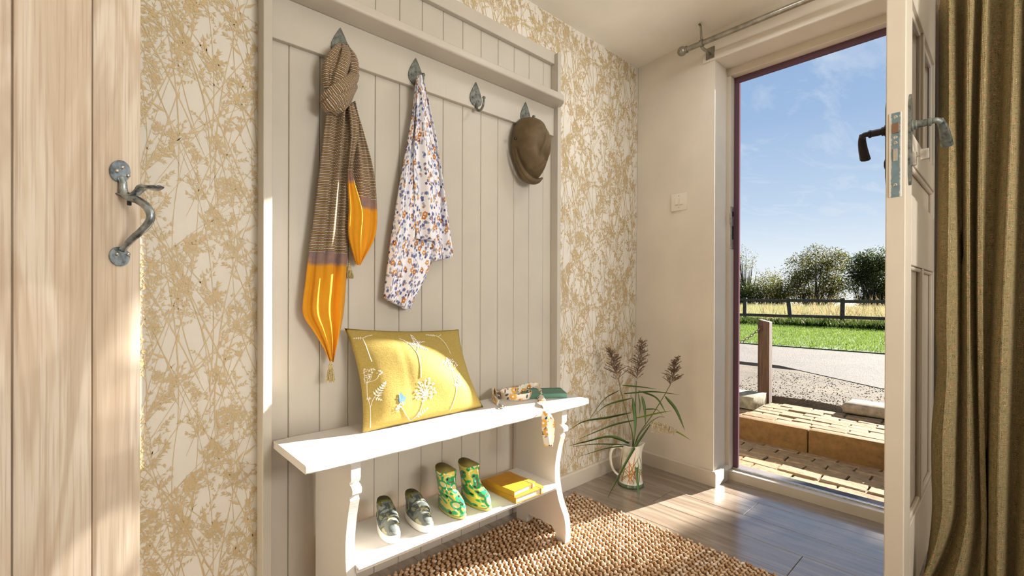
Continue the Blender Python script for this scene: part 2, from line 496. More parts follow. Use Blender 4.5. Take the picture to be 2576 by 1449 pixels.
# ---------------------------------------------------------------- skirting boards
BH = 0.074
k = MB(); k.prism([(0, 0), (-0.018, 0), (-0.018, BH-0.006), (-0.012, BH), (0, BH)], lambda a, b, d: (d, a, b), -0.694, 0.02)
tag(k.build('baseboard_back', m_trim), kind='structure')
k = MB()
k.add([(0.03, 0, 0), (0, RV, 0), (-0.018, RV-0.018, 0), (0.01, -0.018, 0)] + [(0.03, 0, BH), (0, RV, BH), (-0.012, RV-0.012, BH), (0.014, -0.018, BH)]
      + [(-0.018, RV-0.018, BH-0.006), (0.01, -0.018, BH-0.006)],
      [(0, 1, 2, 3), (4, 7, 6, 5), (2, 8, 9, 3), (8, 6, 7, 9), (3, 9, 7, 4, 0), (0, 4, 5, 1), (1, 5, 6, 8, 2)])
k.add([(-0.018, RV-0.018, 0), (0.143, RV-0.018, 0), (0.143, RV, 0), (-0.0, RV, 0), (-0.018, RV-0.018, BH-0.006), (0.143, RV-0.018, BH-0.006),
       (0.143, RV, BH), (0, RV, BH), (-0.012, RV-0.012, BH), (0.143, RV-0.012, BH)],
      [(0, 3, 2, 1), (0, 1, 5, 4), (4, 5, 9, 8), (8, 9, 6, 7), (1, 2, 6, 9, 5), (0, 4, 8, 7, 3)])
tag(k.build('baseboard_right', m_trim), kind='structure')

# ---------------------------------------------------------------- front doorway frame and threshold
JX0, JX1, JX2 = 0.143, 0.192, 0.212
fr = thing('trim_1', None, None, (0.14, -0.87, 0), kind='structure')
boxpart('jamb', (JX0, -0.487, 0.047), (JX1, -0.44, 2.099), m_trim, fr, 0.002)
boxpart('jamb', (JX0, -1.32, 0.047), (JX1, -1.277, 2.099), m_trim, fr, 0.002)
boxpart('head', (JX0, -1.32, 2.100), (JX1, -0.44, 2.15), m_trim, fr, 0.002)
boxpart('door_stop', (JX1+0.0005, -0.511, 0.051), (JX2, -0.44, 2.0735), m_purple, fr, 0.002)
boxpart('door_stop', (JX1+0.0005, -1.32, 0.051), (JX2, -1.25, 2.0735), m_purple, fr, 0.002)
boxpart('head_stop', (JX1+0.0005, -1.32, 2.074), (JX2, -0.44, 2.15), m_purple, fr, 0.002)
boxpart('threshold', (JX0-0.001, -1.31, -0.05), (JX1-0.0012, -0.47, 0.046), m_trim, fr, 0.002)
boxpart('sill', (JX1-0.001, -1.31, -0.05), (0.262, -0.47, 0.050), plain('dark_sill', (74, 62, 64), 0.6), fr, 0.003)
boxpart('weather_bar', (JX1-0.012, -1.27, 0.044), (JX1+0.006, -0.488, 0.054), m_steel, fr, 0.001)
# strike plate on the latch jamb
k = MB(); k.box2((JX0+0.004, -0.4895, 1.20), (JX1-0.004, -0.486, 1.42), 0.0008)
sp = k.build('strike_plate', m_steel, fr)
boxpart('latch_slot', (JX0+0.018, -0.4902, 1.37), (JX1-0.012, -0.489, 1.395), m_black, sp)
boxpart('latch_slot', (JX0+0.018, -0.4902, 1.25), (JX1-0.012, -0.489, 1.32), m_black, sp)
boxpart('keeper', (JX0-0.004, -0.494, 1.33), (JX0+0.002, -0.485, 1.385), m_steel, fr, 0.001)

# ---------------------------------------------------------------- front door leaf, standing open into the room
DX0, DX1, DY0, DY1, DZ0, DZ1 = -0.672, 0.128, -1.274, -1.231, 0.055, 2.072
dl = thing('door_1', None, None, (DX1, (DY0+DY1)/2, 0), kind='structure')
ST = 0.112
boxpart('stile', (DX0, DY0, DZ0), (DX0+ST, DY1, DZ1), m_leafp, dl, 0.0025, 2)
boxpart('stile', (DX1-ST, DY0, DZ0), (DX1, DY1, DZ1), m_leafp, dl, 0.0025, 2)
RX0, RX1 = DX0+ST-0.001, DX1-ST+0.001
boxpart('top_rail', (RX0, DY0, 1.82), (RX1, DY1, DZ1), m_leafp, dl, 0.0015)
boxpart('middle_rail', (RX0, DY0, 1.345), (RX1, DY1, 1.43), m_leafp, dl, 0.0015)
boxpart('lock_rail', (RX0, DY0, 1.045), (RX1, DY1, 1.245), m_leafp, dl, 0.0015)
boxpart('bottom_rail', (RX0, DY0, DZ0), (RX1, DY1, 0.285), m_leafp, dl, 0.0015)
boxpart('mullion', (-0.30, DY0+0.002, 0.284), (-0.255, DY1-0.002, 1.046), m_leafp, dl, 0.0015)
boxpart('glazing_bar', (-0.295, DY0+0.002, 1.429), (-0.265, DY1-0.002, 1.821), m_leafp, dl, 0.0015)
boxpart('lower_panel', (RX0, DY0+0.015, 0.284), (-0.299, DY1-0.015, 1.046), m_leafp, dl)
boxpart('lower_panel', (-0.256, DY0+0.015, 0.284), (RX1, DY1-0.015, 1.046), m_leafp, dl)
boxpart('upper_panel', (RX0, DY0+0.015, 1.244), (RX1, DY1-0.015, 1.346), m_leafp, dl)
mg = Mat('door_glass', (255, 255, 255), 0.02); mg.b.inputs['Transmission Weight'].default_value = 1.0; mg.b.inputs['IOR'].default_value = 1.02
boxpart('pane', (RX0, DY0+0.019, 1.43), (-0.296, DY0+0.023, 1.82), mg.m, dl)
boxpart('pane', (-0.264, DY0+0.019, 1.43), (RX1, DY0+0.023, 1.82), mg.m, dl)
# beads round each recess
def bead(x0, x1, z0, z1, y):
    k = MB(); t = 0.011
    k.box2((x0, y-t, z0), (x0+t, y, z1), 0.003); k.box2((x1-t, y-t, z0), (x1, y, z1), 0.003)
    k.box2((x0+t, y-t, z0), (x1-t, y, z0+t), 0.003); k.box2((x0+t, y-t, z1-t), (x1-t, y, z1), 0.003)
    k.build('bead', m_leafp, dl)
for x0, x1, z0, z1, y in ((RX0, -0.295, 1.43, 1.82, DY0+0.019), (-0.265, RX1, 1.43, 1.82, DY0+0.019),
                          (RX0, -0.30, 0.285, 1.045, DY0+0.015), (-0.255, RX1, 0.285, 1.045, DY0+0.015), (RX0, RX1, 1.245, 1.345, DY0+0.015)):
    bead(x0+0.001, x1-0.001, z0+0.001, z1-0.001, y)
# lock forend let into the leaf's edge
mf = Mat('paint_splashed_forend', (104, 138, 148), 0.35, 0.55)
yy, zz = mf.sep(mf.coord('Object'))[1:]
edge = ((yy).abs()-0.0075)/0.004 + (mf.noise(mf.coord('Object'), 160, 3)-0.5)*1.6
mf.base(mf.mix(mf.ramp(edge, 0.2, 0.6), mf.mix(mf.noise(mf.coord('Object'), 60, 3), (98, 128, 140), (140, 160, 166)), (222, 214, 202)))
k = MB(); k.box2((DX0-0.0016, -1.2655, 1.228), (DX0+0.003, -1.2385, 1.462), 0.0006); fe = k.build('lock_forend', mf.m, dl)
fe.data.transform(Matrix.Translation((0, 0.0005, 0)))
mb_ = plain('latch_brass', (176, 140, 118), 0.35, 0.8)
k = MB(); k.add([(DX0-0.002, -1.2595, 1.405), (DX0-0.002, -1.2445, 1.405), (DX0-0.002, -1.2445, 1.432), (DX0-0.002, -1.2595, 1.432),
                 (DX0-0.012, -1.2595, 1.405), (DX0-0.012, -1.2595, 1.432)],
                [(0, 4, 5, 3), (4, 1, 2, 5), (0, 1, 4), (3, 5, 2), (0, 3, 2, 1)])
k.build('latch_bolt', mb_, fe)
k = MB(); k.box2((DX0-0.0035, -1.257, 1.327), (DX0, -1.247, 1.362), 0.0012, 2); k.build('dead_bolt', m_steel, fe)
for z in (1.450, 1.394, 1.378, 1.262):
    k = MB(); k.lathe((DX0-0.0016, -1.252, z), [(0.0048, 0.001), (0.0048, -0.0006), (0.003, -0.0014), (0.0012, -0.0010)], 12, axis='x')
    k.build('screw', m_steel, fe)
# lever furniture: long back plate, rose, lever, thumb turn (both faces)
def lever(side, y, mat_, parent):
    sgn = -1 if side == 'in' else 1
    px = DX0+0.052
    k = MB()
    zc_, hz, hw = 1.393, 0.128, 0.019
    out = [(-hw, -hz+0.03), (-hw*0.45, -hz+0.008), (0, -hz), (hw*0.45, -hz+0.008), (hw, -hz+0.03), (hw, hz-0.03), (hw*0.45, hz-0.008), (0, hz), (-hw*0.45, hz-0.008), (-hw, hz-0.03)]
    k.prism(out, lambda a, b, d: (px+a, y+sgn*d, zc_+b), -0.001, 0.006)
    bp = k.build('back_plate', mat_, parent)
    k = MB(); sz = 1.432
    k.lathe((px, y, sz), [(0.0165, 0.003), (0.0165, sgn*0.009), (0.0125, sgn*0.011), (0.0125, sgn*0.016), (0.0098, sgn*0.018), (0.0098, sgn*0.040), (0.0112, sgn*0.041), (0.0112, sgn*0.046), (0.008, sgn*0.048)], 20, axis='y')
    pts = spline([(px, y+sgn*0.044, sz), (px, y+sgn*0.056, sz+0.001), (px+0.010, y+sgn*0.064, sz-0.003)], 4)
    k.tube(pts, 0.0075, 10)
    # hammered flat lever blade, turned down
    bl = [(px+0.006, y+sgn*0.062, sz+0.004), (px+0.028, y+sgn*0.067, sz-0.010), (px+0.060, y+sgn*0.070, sz-0.028), (px+0.098, y+sgn*0.071, sz-0.050)]
    k.tube(spline(bl, 4), [0.008+0.006*t/12 for t in range(13)], 8, flat=(0.55, 1.0), up=(0, 1, 0))
    k.build('lever_handle', mat_, parent, smooth=True, angle=40)
    k = MB()
    if side == 'in':
        k.box((px, y-0.010, 1.338), (0.010, 0.014, 0.040), bev=0.003, seg=2)
        k.lathe((px, y-0.016, 1.345), [(0.0035, 0.0), (0.0035, -0.012)], 10, axis='y')
        k.box((px, y-0.034, 1.346), (0.010, 0.020, 0.030), bev=0.003, seg=2)
        k.build('thumb_turn', m_steel, parent, smooth=True, angle=40)
    else:
        k.blob((px, y+0.004, 1.335), (0.014, 0.008, 0.02)); k.build('key_cover', mat_, parent, smooth=True)
lever('in', DY0, m_iron, dl)
lever('out', DY1, m_black, dl)
for z in (0.25, 1.06, 1.85):
    k = MB(); k.lathe((DX1+0.008, DY1+0.002, z), [(0.006, -0.05), (0.006, 0.05)], 10); k.build('hinge', m_steel, dl)

# ---------------------------------------------------------------- oak plank door near the camera
TH_ = math.radians(39)
E0 = np.array([-2.2735, -0.508]); u_ = np.array([-math.cos(TH_), -math.sin(TH_)]); nrm = np.array([math.sin(TH_), -math.cos(TH_)])
od = thing('door_2', None, None, (E0[0], E0[1], 0), kind='structure')
def odp(s, z, d): return (E0[0]+u_[0]*s+nrm[0]*d, E0[1]+u_[1]*s+nrm[1]*d, z)
edges = [0.0]
for px_ in (236.5, 36):
    q = onP(px_, 700, (E0[0], E0[1], 0), (nrm[0], nrm[1], 0)); edges.append(float(np.hypot(q[0]-E0[0], q[1]-E0[1])))
while edges[-1] < 0.68: edges.append(edges[-1]+0.125)
for a, b in zip(edges[:-1], edges[1:]):
    g0, g1 = a+(0.0012 if a else 0), b-0.0012
    k = MB(); ch = 0.003
    k.prism([(g0+ (ch if a else 0.001), 0.0), (g1-ch, 0.0), (g1, -ch), (g1, -0.028), (g0, -0.028), (g0, -ch)],
            lambda s, d, z: odp(s, z, d), 0.01, 1.98)
    k.build('plank', m_oak, od)
for z in (0.25, 1.0, 1.75):
    k = MB(); k.prism([(0.02, -0.028), (edges[-1]-0.02, -0.028), (edges[-1]-0.02, -0.05), (0.02, -0.05)], lambda s, d, zz: odp(s, zz, d), z-0.06, z+0.06)
    k.build('ledge', m_oak, od)
k = MB(); k.prism([(0.003, -0.0285), (edges[-1]-0.003, -0.0285), (edges[-1]-0.003, -0.027), (0.003, -0.027)], lambda s, d, zz: odp(s, zz, d), 0.012, 1.978); k.build('gap_backing', m_gap, od)
# thumb latch
def sp_on(x, y): # pixel on the door face -> (s, z)
    q = onP(x, y, (E0[0], E0[1], 0), (nrm[0], nrm[1], 0)); return float(np.hypot(q[0]-E0[0], q[1]-E0[1])), float(q[2])
(s1, z1), (s2, z2) = sp_on(299, 431), sp_on(298, 645)
lt = MB()
def plate(s, z, rs, rz_, tilt, k):
    o_ = []
    for i in range(24):
        a = 2*PI*i/24; e_, f_ = rs*math.cos(a), rz_*math.sin(a)
        o_.append((s+e_*math.cos(tilt)-f_*math.sin(tilt), z+e_*math.sin(tilt)+f_*math.cos(tilt)))
    k.prism(o_, lambda a, b, d: odp(a, b, d), 0.0005, 0.0035)
plate(s1, z1, 0.0152, 0.0185, 0.55, lt); top_plate = lt.build('latch_plate', m_latch, od)
lt = MB(); plate(s2, z2, 0.0162, 0.0152, 0, lt); bot_plate = lt.build('latch_plate', m_latch, od)
for pl_, pts in ((top_plate, ((303, 421), (289, 430), (317, 442))), (bot_plate, ((289, 639), (317, 639)))):
    for q in pts:
        s, z = sp_on(*q); k = MB(); c = odp(s, z, 0.0036); k.blob(c, (0.0034, 0.0034, 0.0034), 8, 6); k.build('rivet', m_steel, pl_, smooth=True)
k = MB()
zy = lambda y_: sp_on(299, y_)[1]
pts = [(s1-0.001, z1-0.018, 0.006), (s1-0.001, z1-0.036, 0.012), (s1-0.001, z1-0.052, 0.016), (s1-0.001, z1-0.062, 0.030), (s1-0.001, z1-0.072, 0.050), (s1, z1-0.096, 0.062),
       (s1, z1-0.125, 0.056), (s1, z1-0.150, 0.038), (s2, z2+0.030, 0.018), (s2, z2+0.012, 0.006)]
pts = [(s1, zy(446), 0.004), (s1, zy(462), 0.008), (s1, zy(482), 0.009), (s1, zy(496), 0.016), (s1, zy(505), 0.034), (s1, zy(523), 0.051), (s1, zy(548), 0.058), (s1, zy(573), 0.048), (s2, zy(603), 0.024), (s2, zy(630), 0.006)]
rr = spline([odp(a, b, d) for a, b, d in pts], 6)
k.tube(rr, [0.0044+0.0018*math.sin(PI*i/(len(rr)-1)) for i in range(len(rr))], 12)
k.build('grip', m_latch, od, smooth=True)
k = MB(); tp = spline([odp(s1-0.002, z1-0.036, 0.0), odp(s1-0.002, z1-0.038, 0.024), odp(s1-0.002, z1-0.026, 0.042), odp(s1-0.002, z1-0.028, 0.058), odp(s1-0.002, z1-0.026, 0.072)], 5)
k.tube(tp, [0.006]*8+[0.006+0.004*math.sin(PI*i/12) for i in range(13)], 8, flat=(1.4, 0.35), up=(0, 0, 1)); k.build('thumb_lift', m_latch, od, smooth=True)
k = MB(); k.box(odp(s1-0.001, z1-0.044, 0.018), (0.006, 0.004, 0.020), rz=TH_, bev=0.001); k.build('latch_pivot', m_black, od)

# ================================================================ panelling with ledge and peg rail
pn = thing('wall_panelling', 'taupe tongue-and-groove wall panelling with a bullnose ledge and hook rail', 'panelling', (-1.333, 0, 0))
XL, XR = -1.948, -0.716
gx = [XL] + [-1.889+0.09335*i for i in range(13)] + [XR]
gx = [g for g in gx if g <= XR+1e-6]
if XR-gx[-2] < 0.03: gx.pop(-2)
for a, b in zip(gx[:-1], gx[1:]):
    k = MB(); v = 0.0022; g = 0.0006
    k.prism([(a+g, -0.0008), (a+g, -0.012+v), (a+g+v, -0.012), (b-g-v, -0.012), (b-g, -0.012+v), (b-g, -0.0008)], lambda p, q, d: (p, q, d), 0.0, 2.075)
    k.build('board', m_taupe, pn)
boxpart('upright', (-1.972, -0.060, 0), (XL, -0.0008, 2.083), m_taupe, pn, 0.0015)
boxpart('upright', (XR, -0.055, 0), (-0.693, -0.0008, 2.083), m_taupe, pn, 0.0015)
boxpart('hook_rail', (XL, -0.030, 1.701), (XR, -0.0122, 1.829), m_taupe, pn, 0.0015)
boxpart('cap_rail', (XL, -0.034, 2.036), (XR, -0.0122, 2.091), m_taupe, pn, 0.002)
# bullnose ledge
SH_Y, SH_Z0, SH_Z1 = -0.117, 1.8295, 1.860
nr_ = 0.007
nose = [(-0.001, SH_Z0)] + [(SH_Y+nr_-nr_*math.sin(t), SH_Z0+nr_-nr_*math.cos(t)) for t in np.linspace(0, PI/2, 5)] + [(SH_Y+nr_-nr_*math.cos(t), SH_Z1-nr_+nr_*math.sin(t)) for t in np.linspace(0, PI/2, 5)] + [(-0.001, SH_Z1)]
k = MB(); rows = []
for x, ins in ((XL-0.03, 0.010), (XL-0.022, 0.0), (-0.752, 0.0), (-0.738, 0.006), (-0.722, 0.020), (-0.706, 0.048)):
    rows.append([(x, y+(ins if y < -0.05 else 0), z) for y, z in nose])
k.grid(rows, closed_u=True, cap0=True, cap1=True); k.build('ledge', m_taupe, pn, smooth=True, angle=35)

# ---------------------------------------------------------------- coat hooks
def hook(x, label):
    t = thing('coat_hook', label, 'hook', (x, -0.030, 1.735), group='wrought iron coat hooks')
    out = []
    for i in range(25):
        a = i/24.0
        w = 0.030*math.sin(PI*min(1, a*1.02))**0.8*(0.35+0.65*(a**0.75))if a < 0.6 else 0.0
        out.append((w, a))
    prof = [(0.0, 0.070), (0.006, 0.060), (0.014, 0.046), (0.022, 0.030), (0.0285, 0.014), (0.030, 0.0), (0.027, -0.012), (0.020, -0.021), (0.010, -0.026), (0, -0.027)]
    o_ = [(x+a, 1.735+b) for a, b in prof]+[(x-a, 1.735+b) for a, b in prof[-2:0:-1]]
    k = MB(); k.prism(o_, lambda a, b, d: (a, d, b), -0.0302, -0.0345); pl_ = k.build('back_plate', m_iron, t)
    for sx, sz in ((0, 0.032), (-0.016, 0.004), (0.016, -0.003)):
        k = MB(); k.lathe((x+sx, -0.0345, 1.735+sz), [(0.0042, 0.0005), (0.0036, -0.0014), (0.0018, -0.0022)], 10, axis='y'); k.build('screw', m_iron, pl_)
    k = MB(); pts = spline([(x, -0.0345, 1.716), (x, -0.038, 1.700), (x, -0.046, 1.689), (x, -0.060, 1.685), (x, -0.074, 1.692), (x, -0.081, 1.708), (x, -0.083, 1.724)], 5)
    k.tube(pts, [0.0055-0.0015*i/len(pts) for i in range(len(pts))], 8); k.blob((x, -0.083, 1.727), (0.007, 0.007, 0.006), 8, 6)
    k.build('hook', m_iron, t, smooth=True)
    return t
for x, l in ((-1.740, 'iron leaf-shaped coat hook holding the striped mustard scarf'), (-1.463, 'iron leaf-shaped coat hook holding the floral scarf'),
             (-1.186, 'empty iron leaf-shaped coat hook on the taupe rail'), (-0.906, 'iron leaf-shaped coat hook holding the brown flat cap')):
    hook(x, l)

# ---------------------------------------------------------------- curtain pole, light switch
cp = thing('curtain_pole', 'pewter metal curtain pole with ball finial above the doorway', 'curtain pole', (-0.1, -1.1, 2.19))
m_pole = plain('pewter_pole', (150, 146, 136), 0.36, 0.85, nscale=40)
PX, PZ = -0.1, 2.194
k = MB(); k.tube([(PX, -0.362, PZ), (PX, -1.2, PZ), (PX, -2.0, PZ)], 0.0125, 16); k.build('pole', m_pole, cp, smooth=True, angle=40)
for y, s in ((-0.345, 1), (-2.02, -1)):
    k = MB(); k.blob((PX, y, PZ), (0.023, 0.023, 0.023), 20, 12); k.lathe((PX, y-s*0.022, PZ), [(0.011, -0.006), (0.017, -0.005), (0.017, 0.003), (0.011, 0.005)], 16, axis='y')
    k.build('finial', m_pole, cp, smooth=True, angle=50)
for y in (-0.445, -1.95):
    k = MB(); k.lathe((PX, y, PZ), [(0.0135, -0.008), (0.017, -0.007), (0.017, 0.007), (0.0135, 0.008)], 16, axis='y')
    k.tube(spline([(PX-0.002, y, PZ+0.014), (PX-0.006, y, PZ+0.05), (PX-0.01, y, PZ+0.078), (PX-0.024, y, PZ+0.084)], 4), 0.0055, 8)
    k.box2((PX, y-0.006, PZ-0.026), (-0.002, y+0.006, PZ-0.014), 0.002); k.box2((-0.006, y-0.022, PZ-0.045), (0.0, y+0.022, PZ+0.015), 0.002)
    k.build('bracket', m_pole, cp, smooth=True, angle=40)

sw = thing('light_switch', 'white two-gang light switch plate beside the front doorway', 'light switch', (0.012, -0.278, 1.455))
m_sw = plain('switch_white', (232, 224, 210), 0.3)
k = MB(); k.box((0.011, -0.278, 1.455), (0.012, 0.090, 0.092), bev=0.003, seg=2); k.build('faceplate', m_sw, sw, smooth=True, angle=30)
for dy in (0.013, -0.013):
    k = MB(); k.box((0.0045, -0.278+dy, 1.456), (0.006, 0.019, 0.032), bev=0.0015, rot=Matrix.Rotation(math.radians(6), 3, 'Y')); k.build('rocker', m_sw, sw)
for dz in (0.032, -0.03):
    k = MB(); k.lathe((0.005, -0.278, 1.455+dz), [(0.003, 0.0), (0.003, -0.0006)], 10, axis='x'); k.build('screw', m_steel, sw)

# ================================================================ bench
m_bench = Mat('distressed_white_paint', (208, 203, 196), 0.5)
n1 = m_bench.noise(m_bench.mapped('Object', (16, 90, 90)), 1.0, 5, 0.65)
m_bench.base(m_bench.mix(m_bench.ramp(n1, 0.72, 0.80)*0.6, (208, 203, 196), (150, 126, 104)))
m_bench.bump(m_bench.noise(m_bench.mapped('Object', (20, 120, 120)), 1.0, 4), 0.4, 0.002); m_bench = m_bench.m
bn = thing('bench', 'white painted wooden bench with scrolled end panels and a low shelf', 'bench', (-1.38, -0.19, 0))
# seat: slightly uneven plank with softened ends
k = MB(); rows = []
BX0, BX1, BY0, BY1, BZ0, BZ1 = -1.944, -0.829, -0.330, -0.060, 0.513, 0.5365
for i in range(25):
    x = BX0+(BX1-BX0)*i/24; e = 0.006 if i in (0, 24) else 0.0; yo = 0.0015*math.sin(i*1.9)+0.001*math.sin(i*4.1)
    b = 0.0035
    rows.append([(x, BY0+e+b+yo, BZ0), (x, BY0+e+yo, BZ0+b), (x, BY0+e+yo, BZ1-b-e*0.4), (x, BY0+e+b+yo, BZ1-e*0.3), (x, BY1-b, BZ1-e*0.3), (x, BY1, BZ1-b), (x, BY1, BZ0)])
k.grid(rows, closed_u=True, cap0=True, cap1=True); k.build('seat', m_bench, bn, smooth=True, angle=30)
front = [(-0.316, 0.5135), (-0.316, 0.468), (-0.313, 0.459), (-0.303, 0.457), (-0.306, 0.452), (-0.318, 0.449), (-0.3245, 0.441), (-0.323, 0.430), (-0.316, 0.423), (-0.303, 0.421), (-0.306, 0.414)]
front += [tuple(p) for p in spline([(-0.310, 0.409), (-0.296, 0.365), (-0.284, 0.308), (-0.281, 0.263), (-0.286, 0.215), (-0.299, 0.165), (-0.317, 0.127), (-0.330, 0.100), (-0.336, 0.055), (-0.333, 0.0065)], 3)]
foot = [(-0.290, 0.0065), (-0.282, 0.030), (-0.272, 0.046), (-0.262, 0.050), (-0.205, 0.052), (-0.150, 0.047), (-0.138, 0.050), (-0.130, 0.036), (-0.122, 0.0), (-0.066, 0.0)]
back = [(-0.062, 0.5135)]
outl = front+foot+back
for x0, x1 in ((-1.826, -1.800), (-0.985, -0.957)):
    k = MB(); k.prism(outl, lambda a, b, d: (d, a, b), x0, x1); k.build('end_panel', m_bench, bn)
k = MB(); rows = []
for x in (-1.8005, -0.9845):
    rows.append([(x, -0.288, 0.2025), (x, -0.296, 0.2035), (x, -0.300, 0.2085), (x, -0.298, 0.2130), (x, -0.292, 0.2145), (x, -0.308, 0.2165), (x, -0.310, 0.2195), (x, -0.306, 0.222), (x, -0.067, 0.222), (x, -0.067, 0.2025)])
k.grid(rows, closed_u=True, cap0=True, cap1=True); k.build('shelf', m_bench, bn, smooth=True, angle=40)

# ---------------------------------------------------------------- jute rug: rows of plaited jute knots
m_jute = Mat('plaited_jute', (196, 164, 124), 0.85, spec=0.15)
jo = m_jute.n('ShaderNodeAttribute', attribute_name='tint'); jn = m_jute.noise(m_jute.coord('Object'), 420, 2)
tn = E(m_jute, jo.outputs['Fac'])
m_jute.base(m_jute.mix(m_jute.ramp(jn, 0.35, 0.7)*0.5, m_jute.cramp(tn, [(0.0, (150, 114, 80)), (0.35, (186, 152, 116)), (0.7, (210, 184, 154)), (1.0, (230, 212, 190))]), (150, 112, 76)))
m_jute.bump(jn, 0.6, 0.002); m_jute = m_jute.m
rg = thing('rug', 'chunky plaited natural jute rug under the bench', 'rug', (-1.2, -0.5, 0))
RGX0, RGX1, RGY0, RGY1 = -2.05, -0.605, -0.945, -0.075
k = MB()
def rrect(x0, x1, y0, y1, r, n=5):
    o = []
    for cx, cy, a0 in ((x1-r, y1-r, 0), (x0+r, y1-r, PI/2), (x0+r, y0+r, PI), (x1-r, y0+r, 1.5*PI)):
        for i in range(n+1): o.append((cx+r*math.cos(a0+PI/2*i/n), cy+r*math.sin(a0+PI/2*i/n)))
    return o
k.prism(rrect(RGX0, RGX1, RGY0, RGY1, 0.02), lambda a, b, d: (a, b, d), 0.0005, 0.006); k.build('backing', plain('jute_back', (120, 88, 58), 0.9), rg)
tmpl = MB(); tmpl.blob((0, 0, 0), (1, 1, 1), 6, 4); TV = np.array(tmpl.v); TF = np.array([f for f in tmpl.f])
vs_, fs_, tint = [], [], []
rnd = random.Random(5); nk = 0
row = 0; y = RGY1-0.006
while y > RGY0+0.004:
    x = RGX1-0.008-(0.011 if row % 2 else 0.0)
    while x > RGX0+0.01:
        inc = (x+0.6)**2+(y+0.93)**2
        if -0.345 < y < -0.278 and (-1.84 < x < -1.786 or -0.999 < x < -0.943):
            x -= 0.0222; continue
        # two crossed lobes make one knot of the plait
        for s in (1, -1):
            a = s*rnd.uniform(0.45, 0.8)+rnd.uniform(-0.1, 0.1)
            c, s_ = math.cos(a), math.sin(a)
            L_, Wd, Hh = rnd.uniform(0.0098, 0.0118), rnd.uniform(0.0050, 0.0062), rnd.uniform(0.0058, 0.0074)
            P = TV*np.array([L_, Wd, Hh]); tl = rnd.uniform(-0.25, 0.25)
            Q = np.stack([P[:, 0]*c-P[:, 1]*s_, P[:, 0]*s_+P[:, 1]*c, P[:, 2]+tl*P[:, 0]], 1)
            Q += np.array([x+rnd.uniform(-0.0015, 0.0015)+s*0.002, y+s*0.0052+rnd.uniform(-0.001, 0.001), 0.0082+rnd.uniform(-0.001, 0.0018)])
            Q[:, 2] = np.maximum(Q[:, 2], 0.001)
            vs_.append(Q); fs_.append(TF+nk*len(TV)); tint += [min(1, max(0, rnd.gauss(0.5, 0.26)))]*len(TV); nk += 1
        x -= 0.0222+rnd.uniform(-0.001, 0.001)
    y -= 0.0215; row += 1
vs_ = np.concatenate(vs_)-np.array(rg.location); fs_ = np.concatenate(fs_)
me = bpy.data.meshes.new('plait'); me.from_pydata(vs_.tolist(), [], fs_.tolist()); me.materials.append(m_jute)
at = me.attributes.new('tint', 'FLOAT', 'POINT'); at.data.foreach_set('value', np.array(tint, dtype=np.float32))
me.polygons.foreach_set('use_smooth', [True]*len(me.polygons)); me.update()
o = bpy.data.objects.new('plait', me); COL.objects.link(o); o.parent = rg; tag(o, kind='stuff')

# ---------------------------------------------------------------- hanging cloth
def hang(k, left, right, yb, depth, folds, nv=40, nu=36, v_of=None, uw=None, mi=0, seed=0, twist=0.0, back=0.006, yline=None, smoothn=5):
    """left/right: pixel outlines top to bottom on the plane y=yb. A closed, folded sheet between them."""
    def world(ps): return [onY(px_, py_, yb) for px_, py_ in ps]
    def resample(ps, n):
        ps = spline(ps, 6); ps = np.array(ps); d = np.r_[0, np.cumsum(np.linalg.norm(np.diff(ps, axis=0), axis=1))]; d /= d[-1]
        t = np.linspace(0, 1, n); return np.stack([np.interp(t, d, ps[:, i]) for i in range(3)], 1)
    Lp, Rp = resample(world(left), nv), resample(world(right), nv)
    r_ = random.Random(seed); ph = [r_.uniform(0, 6.28) for _ in folds]
    rows, uvs = [], []
    for i in range(nv):
        t = i/(nv-1); row, uvr = [], []
        wd = np.linalg.norm(Rp[i]-Lp[i]); dep = depth(t) if callable(depth) else depth
        yo = yline(t) if yline else 0.0
        for j in range(nu):
            u = j/(nu-1); p = Lp[i]*(1-u)+Rp[i]*u
            f = sum(a*math.sin(2*PI*n_*(u+twist*t)+ph[q]+dr*t) for q, (n_, a, dr) in enumerate(folds))
            env = min(1, 6*u, 6*(1-u))
            y = yb+yo-dep*(0.45*math.sin(PI*u)**0.6+0.7*f*env)
            row.append((p[0], min(y, yb+yo+0.002), p[2]))
            uvr.append(((u-0.5)*(uw if uw else wd*1.5), v_of(p) if v_of else -p[2]))
        for j in range(nu//3, 0, -1):
            u = j/(nu//3+1); p = Lp[i]*(1-u)+Rp[i]*u
            row.append((p[0], yb+yo+back*math.sin(PI*u), p[2])); uvr.append(((u-0.5)*(uw if uw else wd*1.5), v_of(p) if v_of else -p[2]))
        rows.append(row); uvs.append(uvr)
    k.grid(rows, closed_u=True, cap0=True, cap1=True, uv=uvs, mi=mi)

# striped, dip-dyed scarf
m_sc = Mat('striped_dip_dyed_weave', (120, 90, 60), 0.8, spec=0.2)
uvn = m_sc.n('ShaderNodeUVMap'); U, V, _ = m_sc.sep(uvn.outputs[0])
rowi = (V/0.0052).floor(); fv = (V/0.0052).fract()
fu = (U/0.0038+(rowi*0.37)).fract()
dash = fu.lt(0.66)*fv.gt(0.56)
par = ((rowi/2.0).fract()).gt(0.25)
stripe = m_sc.mix(dash, m_sc.mix(m_sc.noise(m_sc.coord('Object'), 18, 2), (84, 70, 64), (108, 90, 76)), m_sc.mix(par, (192, 152, 84), (214, 202, 176)))
nzv = V+(m_sc.noise(m_sc.coord('Object'), 30, 3)-0.5)*0.02
dye = m_sc.mix(m_sc.ramp(nzv, 0.030, 0.042), (126, 106, 104), (210, 144, 26))
dye = m_sc.mix(m_sc.ramp(m_sc.noise(m_sc.coord('Object'), 40, 2), 0.4, 0.8)*0.35, dye, (196, 126, 16))
